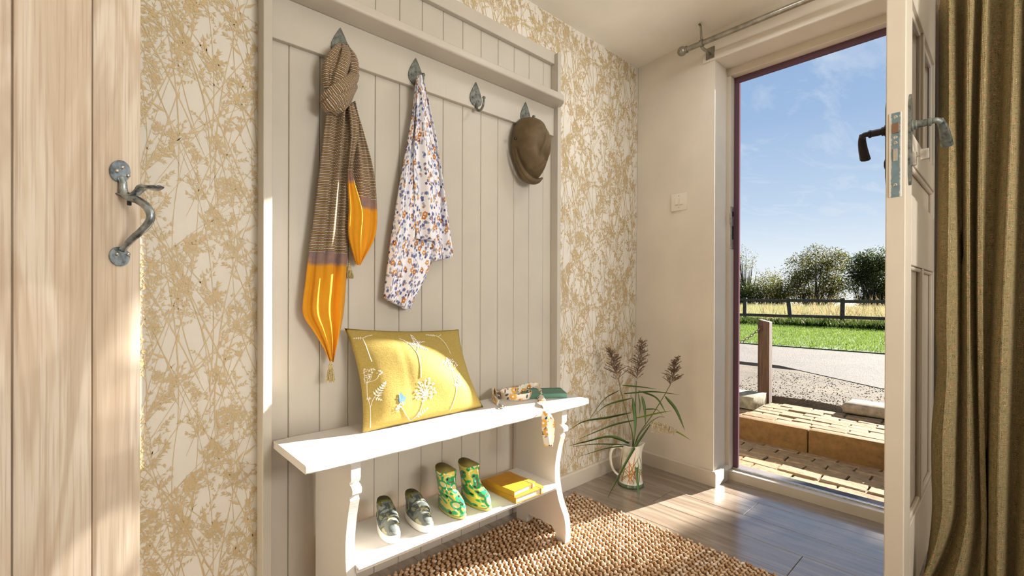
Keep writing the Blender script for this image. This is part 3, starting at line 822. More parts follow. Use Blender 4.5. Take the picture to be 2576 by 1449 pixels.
m_sc.base(m_sc.mix(nzv.gt(0.0), stripe, dye)); m_sc.bump(fv+m_sc.noise(m_sc.coord('Object'), 500, 1)*0.6, 0.35, 0.0015)
m_sc.b.inputs['Sheen Weight'].default_value = 0.1
m_sc = m_sc.m
sc = thing('striped_scarf', 'brown striped scarf with mustard dip-dyed ends and tassels on the first hook', 'scarf', (-1.74, -0.07, 1.2))
k = MB()
zd = float(onY(820, 634, -0.075)[2])
hang(k, [(822, 268), (812, 350), (800, 450), (787, 560), (776, 634), (769, 700), (761, 785), (786, 830), (812, 872), (828, 908)],
     [(888, 268), (884, 350), (880, 450), (876, 560), (874, 634), (870, 720), (864, 790), (852, 850), (842, 885), (835, 910)],
     -0.055, lambda t: 0.050*(1-0.45*t), [(2, 0.30, 1.2), (3.5, 0.28, -2.0), (6, 0.10, 3.0)], nv=70, nu=44, v_of=lambda p: zd-p[2]+0.0*p[0], uw=0.16, seed=3)
zd2 = float(onY(900, 492, -0.07)[2])
hang(k, [(868, 262), (876, 350), (874, 440), (872, 520), (876, 600), (893, 660)],
     [(893, 262), (918, 345), (938, 420), (947, 490), (945, 590), (905, 668)],
     -0.045, lambda t: 0.042, [(1.5, 0.35, 0.8), (3, 0.25, -1.5)], nv=50, nu=32, v_of=lambda p: zd2-p[2], uw=0.11, seed=9)
hang(k, [(874, 262), (880, 330), (876, 400), (873, 440), (877, 520), (876, 590), (896, 664)],
     [(890, 262), (903, 320), (893, 380), (886, 440), (911, 530), (908, 590), (902, 667)],
     -0.085, lambda t: 0.018+0.01*t, [(1, 0.4, 1.0), (2, 0.2, 2.0)], nv=40, nu=20, v_of=lambda p: float(onY(885, 430, -0.085)[2])-p[2], uw=0.05, seed=4)
# knotted head of the scarf
def kn(pts, dep, r, fl, up=(0, -1, 0)):
    P = [onY(640+a/4.83, b/4.83, dep+o) for a, b, o in pts]
    P = spline(P, 5); n = len(P)
    v_start = len(k.v)
    k.tube(P, [0.80*r*(0.75+0.35*math.sin(PI*i/(n-1))) for i in range(n)], 24, flat=fl, up=up, uv=True, v0=-3.0)
    for i in range(n):
        for q in range(24):
            w_ = 1+0.10*math.sin(5*2*PI*q/24+i*0.15)+0.05*math.sin(9*2*PI*q/24)
            a = np.array(k.v[v_start+i*24+q]); k.v[v_start+i*24+q] = tuple(P[i]+(a-P[i])*w_)
kn([(1085, 560, 0.015), (1010, 610, 0.0), (925, 740, -0.005), (895, 900, -0.005), (905, 1060, 0), (960, 1180, 0.01)], -0.075, 0.018, (1.0, 0.95))
kn([(1080, 580, 0.01), (1020, 720, -0.005), (965, 860, -0.01), (950, 1000, -0.005), (985, 1120, 0.01)], -0.080, 0.016, (1.0, 0.9))
kn([(1100, 560, 0.015), (1110, 660, -0.008), (1080, 790, -0.02), (1030, 920, -0.02), (990, 1060, -0.005), (960, 1150, 0.01)], -0.088, 0.019, (1.0, 0.85))
kn([(1120, 580, 0.02), (1185, 690, 0.0), (1205, 820, -0.005), (1180, 960, 0.0), (1120, 1090, 0.02)], -0.072, 0.017, (1.0, 0.95))
kn([(1225, 880, 0.03), (1185, 960, 0.0), (1085, 1040, -0.02), (975, 1110, -0.018), (880, 1180, 0.0), (840, 1250, 0.03)], -0.092, 0.022, (1.0, 0.7))
kn([(1205, 1020, 0.03), (1130, 1110, -0.005), (1020, 1190, -0.018), (910, 1270, -0.01), (860, 1320, 0.02)], -0.090, 0.024, (1.0, 0.7))
kn([(1170, 1110, 0.03), (1110, 1200, -0.003), (1030, 1290, -0.012), (950, 1360, 0.01)], -0.082, 0.020, (1.0, 0.75))
k.build('cloth', m_sc, sc, smooth=True)
m_tas = plain('tassel_thread', (176, 160, 112), 0.8, nscale=300, namt=0.25)
def tassel(px_, py_, y, L, parent, seed):
    c = onY(px_, py_, y); r_ = random.Random(seed); k = MB()
    k.blob((c[0], c[1], c[2]-0.006), (0.008, 0.008, 0.010), 10, 6); k.tube([(c[0], c[1], c[2]+0.012), (c[0], c[1], c[2]-0.004)], 0.004, 8)
    for i in range(46):
        a = r_.uniform(0, 2*PI); q = r_.random()**0.5
        k.tube([(c[0]+0.004*q*math.cos(a), c[1]+0.004*q*math.sin(a), c[2]-0.010), (c[0]+0.009*q*math.cos(a), c[1]+0.009*q*math.sin(a), c[2]-0.3*L),
                (c[0]+0.015*q*math.cos(a), c[1]+0.012*q*math.sin(a), c[2]-L*r_.uniform(0.85, 1.05))], 0.0012, 4)
    k.build('tassel', m_tas, parent, smooth=True)
tassel(832, 918, -0.072, 0.052, sc, 1); tassel(878, 672, -0.050, 0.036, sc, 2)

# white floral scarf
def flower_fabric(name, ground, layers, rough=0.75, src=None, bump=0.2):
    """layers: (scale, kind, petals, radius, keep, colours) scattered flat print on a cloth's own surface coordinates"""
    m = Mat(name, ground, rough, spec=0.2)
    uv = m.n('ShaderNodeUVMap').outputs[0]
    col = None
    for i, (scale, kind, pet, rad, keep, cols) in enumerate(layers):
        mp_ = m.mapped(scale=(scale, scale, 1), rot=(0, 0, 0.4*i), loc=(3.1*i, 1.7*i, 0), src=uv)
        vo = m.n('ShaderNodeTexVoronoi', voronoi_dimensions='2D'); m.link(mp_, vo.inputs['Vector']); vo.inputs['Scale'].default_value = 1.0
        vo.inputs['Randomness'].default_value = 0.75
        X, Y, _ = m.sep(mp_); X0, Y0, _ = m.sep(vo.outputs['Position']); R_, G_, B_ = m.sep(vo.outputs['Color'])
        dx, dy = X-X0, Y-Y0
        a0 = R_*6.283
        ca, sa = a0.cos(), a0.sin()
        ex, ey = dx*ca+dy*sa, dy*ca-dx*sa
        r = (ex*ex+ey*ey).sqrt()
        if kind == 'flower':
            th = m.math('ARCTAN2', ey, ex)
            edge = rad*(0.62+0.38*(th*float(pet)).cos().abs().sqrt()) if pet else rad
            mask = r.lt(edge); inner = r.lt(rad*0.24)
        elif kind == 'leaf':   # a sprig: lens-shaped leaflets on both sides of a stem
            s = ((ex-ey.abs()*0.7)/0.125); fr_ = s.fract()-0.5
            wv = (ey.abs()-0.02-0.04*0.0)
            lf = ((fr_*fr_*9.0)+((ey.abs()-0.085)/0.085)*((ey.abs()-0.085)/0.085)).lt(0.9)
            mask = (lf.max(ey.abs().lt(0.014)))*ex.abs().lt(rad); inner = r.lt(-1.0)
        else:
            mask = ((ex*ex)/(rad*rad)+(ey*ey)/(rad*rad*pet*pet)).lt(1.0); inner = r.lt(-1.0)
        mask = mask*G_.lt(keep)
        c = m.cramp(B_, [((j+0.001)/len(cols), cc) for j, cc in enumerate(cols)] + [(1.0, cols[-1])])
        c = m.mix(inner, c, (255, 250, 240) if i % 2 else (150, 84, 30))
        base = ground if col is None else col
        col = m.mix(mask, base, c)
    m.base(col); m.bump(m.noise(m.coord('Object'), 900, 1), bump, 0.0008)
    return m
mfl = flower_fabric('white_floral_cotton', (238, 236, 240), [
    (48, 'dot', 0.6, 0.30, 0.55, [(184, 190, 210), (164, 174, 204)]),
    (40, 'leaf', 0, 0.36, 0.50, [(52, 62, 104), (92, 108, 152), (64, 76, 122)]),
    (44, 'flower', 2.5, 0.30, 0.40, [(128, 144, 188), (96, 116, 170)]),
    (35, 'flower', 2.5, 0.36, 0.34, [(200, 142, 82), (208, 156, 100), (190, 124, 66)]),
    (58, 'flower', 2.5, 0.30, 0.30, [(206, 160, 110), (70, 84, 134)])])
m_fl = mfl.m
fs = thing('floral_scarf', 'white cotton scarf printed with blue and orange flowers on the second hook', 'scarf', (-1.46, -0.07, 1.35))
k = MB()
hang(k, [(1052, 196), (1062, 300), (1072, 420), (1076, 540), (1068, 660)], [(1062, 194), (1095, 330), (1117, 470), (1130, 570), (1140, 645)],
     -0.042, lambda t: 0.020+0.034*t, [(2.5, 0.35, 1.0), (4, 0.25, -1.0)], nv=50, nu=40, uw=0.30, seed=12)
hang(k, [(1046, 200), (1034, 300), (1014, 410), (998, 500), (984, 590), (972, 680), (964, 750)], [(1056, 200), (1062, 300), (1060, 420), (1056, 540), (1051, 640), (1048, 700), (1022, 779)],
     -0.052, lambda t: 0.020+0.030*t, [(2, 0.35, -1.2), (3.5, 0.25, 1.6)], nv=56, nu=40, uw=0.26, seed=21)
hang(k, [(1050, 190), (1046, 300), (1040, 400), (1042, 500), (1046, 600)], [(1062, 192), (1080, 290), (1098, 390), (1108, 500), (1104, 608)],
     -0.074, lambda t: 0.018+0.026*t, [(1.5, 0.4, 0.8), (3, 0.28, -1.5)], nv=46, nu=36, uw=0.2, seed=30)
hang(k, [(1030, 560), (1036, 680), (1010, 776)], [(1110, 560), (1086, 662), (1032, 778)],
     -0.045, lambda t: 0.02, [(1.5, 0.3, 0.8)], nv=16, nu=20, uw=0.12, seed=31)
k.build('cloth', m_fl, fs, smooth=True)

# flat cap
m_cap = Mat('waxed_brown_cotton', (98, 82, 58), 0.6, spec=0.3)
cn = m_cap.noise(m_cap.coord('Object'), 14, 4, 0.6)
m_cap.base(m_cap.cramp(cn, [(0.3, (82, 66, 44)), (0.6, (104, 86, 60)), (0.8, (126, 106, 78))])); m_cap.bump(m_cap.noise(m_cap.coord('Object'), 40, 4), 0.35, 0.004); m_cap = m_cap.m
ct = thing('flat_cap', 'brown waxed flat cap hanging on the last hook', 'cap', (-0.906, -0.05, 1.58))
def closed_outline(pts, y, n): 
    P = spline([onY(a, b, y[0]+(y[1]-y[0])*min(1, max(0, (a-1295)/80.0))) if isinstance(y, tuple) else onY(a, b, y) for a, b in pts], 6, closed=True); P = np.array(P); P = np.vstack([P, P[:1]])
    d = np.r_[0, np.cumsum(np.linalg.norm(np.diff(P, axis=0), axis=1))]; t = np.linspace(0, d[-1], n, endpoint=False)
    return np.stack([np.interp(t, d, P[:, i]) for i in range(3)], 1)
O = closed_outline([(1327, 293), (1352, 300), (1371, 325), (1381, 355), (1384, 390), (1377, 428), (1364, 450), (1345, 452), (1325, 440), (1308, 415), (1295, 385), (1291, 358), (1295, 328), (1308, 303)], (-0.05, -0.10), 96)
cc = O.mean(0)
k = MB(); rows = []
nr = 26
for i in range(nr+1):
    r = math.sin(i/nr*PI/2); row = []
    for j, p in enumerate(O):
        q = cc+(p-cc)*r; dx_, dz_ = q[0]-cc[0], q[2]-cc[2]
        h = 0.105*(max(0, 1-r**2.6))**0.55*(1.0+0.25*dz_/0.14)
        h -= 0.013*math.exp(-((dx_-0.004-0.22*dz_)/0.012)**2)*math.exp(-((dz_-0.035)/0.065)**2)*(1-r**3)
        h += 0.004*math.exp(-((dx_-0.026-0.22*dz_)/0.012)**2)*math.exp(-((dz_-0.035)/0.065)**2)*(1-r**3)
        h -= 0.009*math.exp(-((dz_+0.035+0.45*dx_)/0.013)**2)*math.exp(-((dx_-0.02)/0.05)**2)*(1-r**3)
        h -= 0.005*math.exp(-((dz_-0.9*dx_+0.09)/0.010)**2)*(1-r**3)
        h += 0.006*math.sin(dx_*60+dz_*35)*(1-r)
        row.append((q[0], -0.046-h, q[2]))
    rows.append(row)
rows.append([(cc[0]+(p[0]-cc[0])*0.97, -0.035, cc[2]+(p[2]-cc[2])*0.96) for p in O])
k.grid(rows, closed_u=True, cap0=False, cap1=True); k.build('crown', m_cap, ct, smooth=True)
# stiff peak hugging the lower left edge
cy2 = lambda a: -0.056-0.034*min(1, max(0, (a-1295)/55.0))
A_ = spline([onY(a, b, cy2(a)-0.004) for a, b in ((1291, 372), (1296, 404), (1309, 436), (1326, 458), (1345, 464), (1358, 459), (1365, 449))], 6)
B_ = spline([onY(a, b, cy2(a)-0.016) for a, b in ((1298, 372), (1307, 402), (1320, 426), (1334, 441), (1346, 449), (1356, 450), (1363, 446))], 6)
k = MB(); rows = []
for a, b in zip(A_, B_):
    m2 = (a+b)/2; rows.append([(b[0], b[1]+0.03, b[2]), tuple(b), (m2[0], m2[1]-0.005, m2[2]), tuple(a), (a[0], a[1]+0.006, a[2]), (m2[0], m2[1]+0.02, m2[2])])
k.grid(rows, closed_u=True, cap0=True, cap1=True); pk = k.build('peak', m_cap, ct, smooth=True, angle=60)
k = MB(); k.tube([tuple(p*0.72+q*0.28-np.array([0, 0.0042, 0])) for p, q in zip(A_, B_)], 0.0010, 5); k.tube([tuple(q+np.array([0, -0.0005, 0])) for q in B_], 0.0012, 5); k.build('stitching', plain('cap_thread', (70, 56, 38), 0.7), pk)
b0 = onY(1297, 348, -0.085); k = MB(); k.lathe((b0[0], b0[1], b0[2]), [(0.006, 0.004), (0.006, -0.002), (0.003, -0.004)], 12, axis='y'); k.build('stud', m_black, ct)

# ================================================================ cushion
m_cu = Mat('mustard_linen', (172, 150, 84), 0.85, spec=0.15)
w1 = m_cu.noise(m_cu.mapped('Object', (900, 900, 120)), 1.0, 1); w2 = m_cu.noise(m_cu.mapped('Object', (120, 120, 900)), 1.0, 1)
m_cu.base(m_cu.mix(m_cu.ramp(w1+w2, 0.8, 1.25)*0.6, (160, 138, 70), (188, 168, 104))); m_cu.bump(w1+w2+m_cu.noise(m_cu.coord('Object'), 12, 3)*4.0, 0.35, 0.0015)
m_thread = plain('white_embroidery_thread', (238, 232, 220), 0.7); m_blue = plain('blue_embroidery_thread', (84, 122, 142), 0.7)
cu = thing('cushion', 'mustard linen cushion embroidered with white cow parsley and a blue butterfly on the bench', 'cushion', (-1.5, -0.12, 0.537))
CBL, CBR = np.array([-1.726, -0.168, 0.5385]), np.array([-1.250, -0.162, 0.5385])
CTL, CTR = np.array([-1.732, -0.050, 0.846]), np.array([-1.283, -0.052, 0.822])
ex_ = (CBR-CBL)/np.linalg.norm(CBR-CBL); cn_ = np.cross(ex_, (CTL-CBL)); cn_ /= np.linalg.norm(cn_)
if cn_[1] > 0: cn_ = -cn_
def cush(u, v, side):
    pu = 0.022*(1-(2*v-1)**2)*(2*u-1)      # sides drawn in between the corners
    pv = 0.009*(1-(2*u-1)**2)*(2*v-1)
    p = (CBL*(1-u)+CBR*u)*(1-v)+(CTL*(1-u)+CTR*u)*v
    p = p-ex_*pu-np.array([0, 0, 1])*(pv if v > 0.5 else pv*0.2)
    b = (max(0, (1-abs(2*u-1)**2.4)*(1-abs(2*v-1)**2.4)))**0.62
    th = 0.066 if side > 0 else 0.026
    wr = 0.004*math.sin(9*u+5*v)*b + 0.0018*math.exp(-((u-0.33)/0.02)**2)*b*(-1 if v > 0.1 else 0) + 0.004*math.sin(22*u*v+3)*(1-v)*b
    return p+cn_*side*(th*b+wr*(side > 0))
k = MB(); NU, NV = 48, 36
k.grid([[cush(j/NU, i/NV, 1) for j in range(NU+1)] for i in range(NV+1)])
k.grid([[cush(j/NU, i/NV, -1) for j in range(NU+1)] for i in range(NV+1)], flip=True)
kf = MB(); kf.v = k.v; kf.f = k.f; kf.uv = k.uv; kf.mi = k.mi
cover = kf.build('cover', m_cu, cu, smooth=True, fixn=False)
bm = bmesh.new(); bm.from_mesh(cover.data); bmesh.ops.remove_doubles(bm, verts=bm.verts[:], dist=0.0004); bmesh.ops.recalc_face_normals(bm, faces=bm.faces[:]); bm.to_mesh(cover.data); bm.free()
mid_ = (CBL+CBR+CTL+CTR)/4+cn_*0.05
def cuv(x, y):   # point of the embroidery drawing -> u,v on the cover
    q = onP(840+x/4.5275, 800+y/4.5275, mid_, cn_)
    u, v = 0.5, 0.5
    for _ in range(12):
        d = q-cn_*((q-cush(u, v, 1)) @ cn_)-cush(u, v, 1)
        a = (cush(u+0.01, v, 1)-cush(u, v, 1))/0.01; b = (cush(u, v+0.01, 1)-cush(u, v, 1))/0.01
        u = min(0.985, max(0.015, u+(d @ a)/(a @ a))); v = min(0.985, max(0.015, v+(d @ b)/(b @ b)))
    return u, v
emb = MB(); embb = MB()
def onc(x, y, o=0.0012):
    u, v = cuv(x, y); return cush(u, v, 1)+cn_*o
def stitch(pts, w, kk=None):
    pts = spline([(a, b, 0) for a, b in pts], 4) if len(pts) > 2 else [np.array((*p, 0.0)) for p in pts]
    (kk or emb).tube([onc(p[0], p[1]) for p in pts], w, 5, flat=(1, 0.6), up=cn_)
def leaflet(p, a, l, w, kk=None):
    c, s = math.cos(a), math.sin(a); q = [(0, 0), (l*0.4, w), (l, 0), (l*0.4, -w)]
    P = [onc(p[0]+c*x-s*y, p[1]+s*x+c*y, 0.0016) for x, y in q]; (kk or emb).add(P, [(0, 1, 2, 3)])
def frond(a, b, n, l0):
    a, b = np.array(a, float), np.array(b, float); stitch([tuple(a), tuple(b)], 0.0006)
    d = math.atan2(*(b-a)[::-1])
    for i in range(n):
        t = (i+0.6)/n; p = a+(b-a)*t
        for s in (-1, 1): leaflet(p, d+s*1.0, l0*(1.05-0.75*t), l0*0.16)
    leaflet(b, d, l0*0.4, l0*0.12)
def head(x, y, r, n, rr):
    for i in range(n):
        a = rr.uniform(0, 6.28); q = r*rr.random()**0.5
        px_, py_ = x+q*math.cos(a), y+q*math.sin(a)
        for t in range(4): leaflet((px_, py_), t*1.57+a, 8.5, 2.6)
rr = random.Random(2)
stitch([(370, 195), (395, 270), (430, 390), (458, 480)], 0.0010); stitch([(370, 200), (420, 178), (478, 168)], 0.0008); frond((370, 197), (285, 190), 4, 26)
stitch([(968, 690), (955, 560), (935, 450), (915, 395)], 0.0010); stitch([(915, 395), (860, 310), (800, 255), (752, 230)], 0.0009); stitch([(915, 395), (930, 365), (938, 335)], 0.0009)
frond((936, 335), (905, 185), 7, 50); frond((936, 320), (1045, 372), 6, 30); frond((920, 312), (825, 290), 5, 26); frond((935, 285), (1028, 270), 5, 26)
stitch([(1325, 408), (1290, 300), (1240, 220), (1190, 180)], 0.0009); frond((1190, 182), (1085, 172), 5, 26); stitch([(1222, 196), (1262, 165)], 0.0008)
stitch([(482, 1225), (465, 1000), (435, 860), (425, 712)], 0.0010)
for hx, hy in ((345, 645), (398, 585), (465, 585), (535, 605), (427, 645)):
    stitch([(425, 712), ((425+hx)/2+(hx-425)*0.22, (712+hy)/2+28), (hx, hy+18)], 0.0006); head(hx, hy, 32, 14, rr)
stitch([(465, 1000), (478, 930), (500, 880)], 0.0008); frond((498, 885), (590, 735), 6, 62); frond((470, 900), (415, 885), 3, 30); frond((500, 890), (565, 925), 3, 36)
stitch([(1380, 1040), (1388, 850), (1350, 720), (1325, 600)], 0.0010)
for hx, hy in ((1235, 515), (1282, 482), (1332, 495), (1385, 525), (1310, 540)):
    stitch([(1325, 600), ((1325+hx)/2+(hx-1325)*0.2, 580), (hx, hy+18)], 0.0006); head(hx, hy, 30, 12, rr)
frond((1395, 800), (1425, 645), 5, 52); frond((1390, 790), (1345, 765), 3, 26)
stitch([(938, 1165), (1000, 1080), (1022, 980), (1030, 880)], 0.0010)
for i in range(24):
    a = i*2.4; q = 122*math.sqrt((i+0.5)/24.0); hx, hy = 1030+q*math.cos(a), 832+q*math.sin(a)*1.02
    stitch([(1030, 880), (hx, hy)], 0.0004); head(hx, hy, 17, 6, rr)
frond((985, 1110), (1093, 1022), 5, 40)
stitch([(950, 1160), (865, 1100), (785, 1010)], 0.0009)
for hx, hy in ((738, 1008), (765, 985), (742, 1045), (795, 965), (770, 1015)): head(hx, hy, 22, 8, rr)
o = emb.build('embroidery', m_thread, cu); tag(o, kind='stuff')
def wing(pts, kk): kk.add([onc(a, b, 0.0022) for a, b in pts], [tuple(range(len(pts)))])
wing([(752, 955), (742, 900), (744, 858), (762, 852), (790, 880), (798, 900), (775, 945)], embb)
wing([(756, 958), (778, 935), (800, 890), (820, 895), (822, 920), (808, 945), (780, 958)], embb)
stitch([(748, 960), (742, 930), (722, 910)], 0.0006, embb); embb.build('butterfly', m_blue, cu)

# ================================================================ things on the bench
def book(name, label, cat, group, c, rz, w, d, h, col, band_col, spine_side=-1, band=True):
    t = thing(name, label, cat, c, rz, group)
    mc = plain(name+'_cover', col, 0.5, nscale=60, namt=0.05); mp_ = plain('page_edges', (232, 222, 200), 0.7, nscale=300, namt=0.06)
    k = MB(); th = 0.0022; r = 0.006
    def rr_(x0, x1, y0, y1, rad):
        o_ = []
        for cx, cy, a0, q in ((x1-rad, y1-rad, 0, rad), (x0+0.001, y1-0.001, PI/2, 0.001), (x0+0.001, y0+0.001, PI, 0.001), (x1-rad, y0+rad, 1.5*PI, rad)):
            for i in range(5): o_.append((cx+q*math.cos(a0+PI/2*i/4), cy+q*math.sin(a0+PI/2*i/4)))
        return o_
    for z0 in (0.0, h-th): k.prism(rr_(-w/2, w/2, -d/2, d/2, r), lambda a, b, q: (a, b, q), z0, z0+th)
    k.box2((-w/2-0.0008, -d/2, 0.0004), (-w/2+0.003, d/2, h-0.0004), 0.0008)
    k.build('cover', mc, t, local=True)
    k = MB(); k.prism(rr_(-w/2+0.002, w/2-0.004, -d/2+0.0035, d/2-0.0035, r*0.8), lambda a, b, q: (a, b, q), th, h-th); k.build('pages', mp_, t, local=True)
    if band:
        k = MB(); x = w/2-0.022
        k.box2((x, -d/2-0.0007, -0.0002), (x+0.006, d/2+0.0007, h+0.0008), 0.0004); k.build('elastic_band', plain(name+'_band', band_col, 0.7), t, local=True)
    return t
MU, MU2 = (186, 132, 28), (176, 136, 70)
book('notebook', 'larger mustard notebook lying on the bench shelf under a smaller one', 'notebook', None, (-1.149, -0.212, 0.2222), -0.02, 0.146, 0.200, 0.021, MU, MU2)
book('notebook', 'small mustard notebook with elastic band on top of the larger one', 'notebook', None, (-1.168, -0.224, 0.2440), 0.055, 0.118, 0.148, 0.0185, MU, MU2)
gq = [onZ(a, b, 0.556) for a, b in ((1430, 990), (1412, 975), (1345, 973))]
ga = math.atan2(gq[0][1]-gq[1][1], gq[0][0]-gq[1][0])
book('notebook', 'dark green hardback notebook lying on the right end of the bench', 'notebook', None, (-0.929, -0.164, 0.5372), math.radians(54.4), 0.118, 0.175, 0.019, (74, 118, 100), (56, 94, 78))

# floral dog lead
m_ld = flower_fabric('floral_lead_webbing', (232, 222, 206), [
    (34, 'dot', 0.42, 0.34, 0.5, [(86, 92, 100), (60, 66, 78), (110, 96, 90)]), (26, 'flower', 5, 0.42, 0.6, [(226, 160, 62), (210, 134, 44), (234, 180, 92)]),
    (40, 'dot', 0.5, 0.25, 0.35, [(176, 172, 186), (150, 120, 96)])], 0.7).m
ld = thing('dog_lead', 'coiled floral fabric dog lead hanging over the bench edge', 'dog lead', (-1.07, -0.2, 0.537))
def ribbon(k, pts, wid, th=0.0022, v0=0.0):
    """pts: (position, width direction)"""
    P = spline([p for p, _ in pts], 8); Wd = spline([np.array(q, float)/np.linalg.norm(q) for _, q in pts], 8)
    rows, uvs, L = [], [], v0; m = len(P)
    for i, (p, q) in enumerate(zip(P, Wd)):
        t = P[min(i+1, m-1)]-P[max(i-1, 0)]; t = t/(np.linalg.norm(t)+1e-9); q = q-t*(q @ t); q = q/np.linalg.norm(q); nn = np.cross(t, q)
        if i: L += np.linalg.norm(p-P[i-1])
        rows.append([p+q*wid/2+nn*th/2, p+q*wid*0.2+nn*th*0.9, p-q*wid*0.2+nn*th*0.9, p-q*wid/2+nn*th/2, p-q*wid/2-nn*th/2, p-q*wid*0.2-nn*th*0.9, p+q*wid*0.2-nn*th*0.9, p+q*wid/2-nn*th/2])
        uvs.append([(a*wid, L) for a in (0.5, 0.2, -0.2, -0.5, -0.55, -0.2, 0.2, 0.55)])
    k.grid(rows, closed_u=True, cap0=True, cap1=True, uv=uvs)
    return L
BT = BZ1+0.0004
LW = 0.026
def bp_(x, y, z): 
    q = onZ(x, y, BT); q[2] = BT+z; return q
U3 = (0, 0, 1.0)
k = MB()
hz = LW/2+0.0015
cent = bp_(1296, 1002, 0)
def coil(a, r, z=hz, lean=0.25):
    d = np.array([math.cos(a), math.sin(a), 0]); return (cent+d*r+np.array([0, 0, z]), (d[0]*lean, d[1]*lean, 1.0))
base_a = math.radians(-140)
pts = [(bp_(1252, 1019, 0.007), (0.5, 0.3, 0.9)), (bp_(1240, 1009, 0.014), (0.2, 0.2, 1)), (bp_(1243, 995, 0.020), (0.0, 0.1, 1))]
for i, (dg, r) in enumerate(((150, 0.068), (105, 0.066), (60, 0.066), (15, 0.066), (-30, 0.064), (-75, 0.062), (-120, 0.060), (-165, 0.058), (-210, 0.057), (-255, 0.056), (-300, 0.058), (-340, 0.064))):
    pts.append(coil(math.radians(dg), r, hz+0.0015*i*(0.3)))
ribbon(k, pts, LW)
st = [coil(math.radians(35), 0.070, hz+0.012), (bp_(1349, 985, 0.026), (0.65, -0.3, 0.7)), (bp_(1358, 1003, 0.012), (0.8, 0.5, 0.3)), (bp_(1368, 1020, 0.006), (0.8, 0.5, 0.05))]
e0 = onY(1377, 1040, BY0-0.004); e1 = onY(1386, 1062, BY0-0.010); e2 = onY(1386, 1095, BY0-0.012); e3 = onY(1382, 1122, BY0-0.010)
st += [(e0, (0.9, 0.4, 0.1)), (e1, (0.85, -0.5, 0)), (e2, (0.8, -0.6, 0)), (e3, (0.8, -0.6, 0))]
ribbon(k, st, LW, v0=0.8)
f0 = onY(1370, 1048, BY0-0.018); f1 = onY(1371, 1085, BY0-0.022); f2 = onY(1377, 1122, BY0-0.016)
ribbon(k, [(onY(1372, 1036, BY0-0.012), (0.7, -0.7, 0)), (f0, (0.6, -0.8, 0)), (f1, (0.6, -0.8, 0)), (f2, (0.7, -0.7, 0))], 0.021, v0=1.4)
k.build('webbing', m_ld, ld, smooth=True, angle=50)
k = MB(); c0 = bp_(1258, 1022, 0.006); c1 = bp_(1274, 1032, 0.0055)
dd = (c1-c0); dd /= np.linalg.norm(dd); nn = np.cross(dd, (0, 0, 1))
k.tube([c0, c0+dd*0.012, c0+dd*0.016], [0.0045, 0.0045, 0.003], 8)
ring = [c0+dd*(0.028+0.012*math.cos(a))+nn*0.008*math.sin(a) for a in np.linspace(0, 2*PI, 17)]
k.tube(ring, 0.0022, 6, cap=False); k.blob(c0+dd*0.02, (0.004, 0.004, 0.004))
m_chrome = plain('trigger_clip_chrome', (206, 206, 204), 0.18, 1.0); k.build('trigger_clip', m_chrome, ld, smooth=True)

# ================================================================ shoes
def local_pt(o, rz, s, w, z):
    # toe points along local +s
    return (s, w, z)
def slices(k, prof, n=28, sq=0.85, uvf=None, close_top=False, ztilt=None, toe_w=0.14, L=0.15):
    rows, uvs = [], []
    rows_d = 0.0; pz = None
    for z, s0, s1, wh in prof:
        row, uvr = [], []
        if pz is not None: rows_d += math.hypot(z-pz[0], s1-pz[1])
        pz = (z, s1)
        for j in range(n):
            a = 2*PI*j/n; c, s = math.cos(a), math.sin(a)
            cc_ = math.copysign(abs(c)**sq, c); ss_ = math.copysign(abs(s)**sq, s)
            px_ = (s0+s1)/2+(s1-s0)/2*cc_
            wf = 1-toe_w+toe_w*min(1, max(0, px_/(L*0.6))) if (s1-s0) > 0.1 else 1.0
            py_ = wh*ss_*wf; zz = z+(ztilt(px_, z) if ztilt else 0)
            row.append((px_, py_, zz)); uvr.append(uvf(((a+PI) % (2*PI))-PI, rows_d) if uvf else (0, 0))
        rows.append(row); uvs.append(uvr)
    k.grid(rows, closed_u=True, cap0=True, cap1=close_top, uv=uvs if uvf else None)
# camouflage trainers
m_camo = Mat('camouflage_canvas', (110, 112, 92), 0.8, spec=0.2)
ca, cb_ = m_camo.noise(m_camo.coord('Object'), 34, 2, 0.5, 0.6), m_camo.noise(m_camo.mapped('Object', loc=(5, 3, 1)), 26, 2, 0.5, 0.6)
col = m_camo.mix(ca.gt(0.53), (96, 102, 96), (58, 66, 70)); col = m_camo.mix(cb_.gt(0.56), col, (164, 158, 118)); col = m_camo.mix(m_camo.noise(m_camo.coord('Object'), 500, 1)*0.3, col, (190, 190, 180))
m_camo.base(col); m_camo.bump(m_camo.noise(m_camo.coord('Object'), 700, 1), 0.4, 0.001); m_camo = m_camo.m
m_strap = Mat('camouflage_strap', (84, 88, 84), 0.75, spec=0.2)
m_strap.base(m_strap.mix(m_strap.noise(m_strap.coord('Object'), 60, 2, 0.5, 0.6).gt(0.54), (70, 76, 74), (122, 120, 92))); m_strap = m_strap.m
m_rub = plain('white_rubber_sole', (240, 236, 228), 0.45); m_lin = plain('olive_lining', (104, 100, 44), 0.8, nscale=200)  # lining colour darkened to stand in for shade inside the trainer
SHZ = 0.2222
m_dark = plain('painted_insole_shade', (46, 42, 26), 0.9)  # near-black disc colour paints the shade deep inside shoe openings
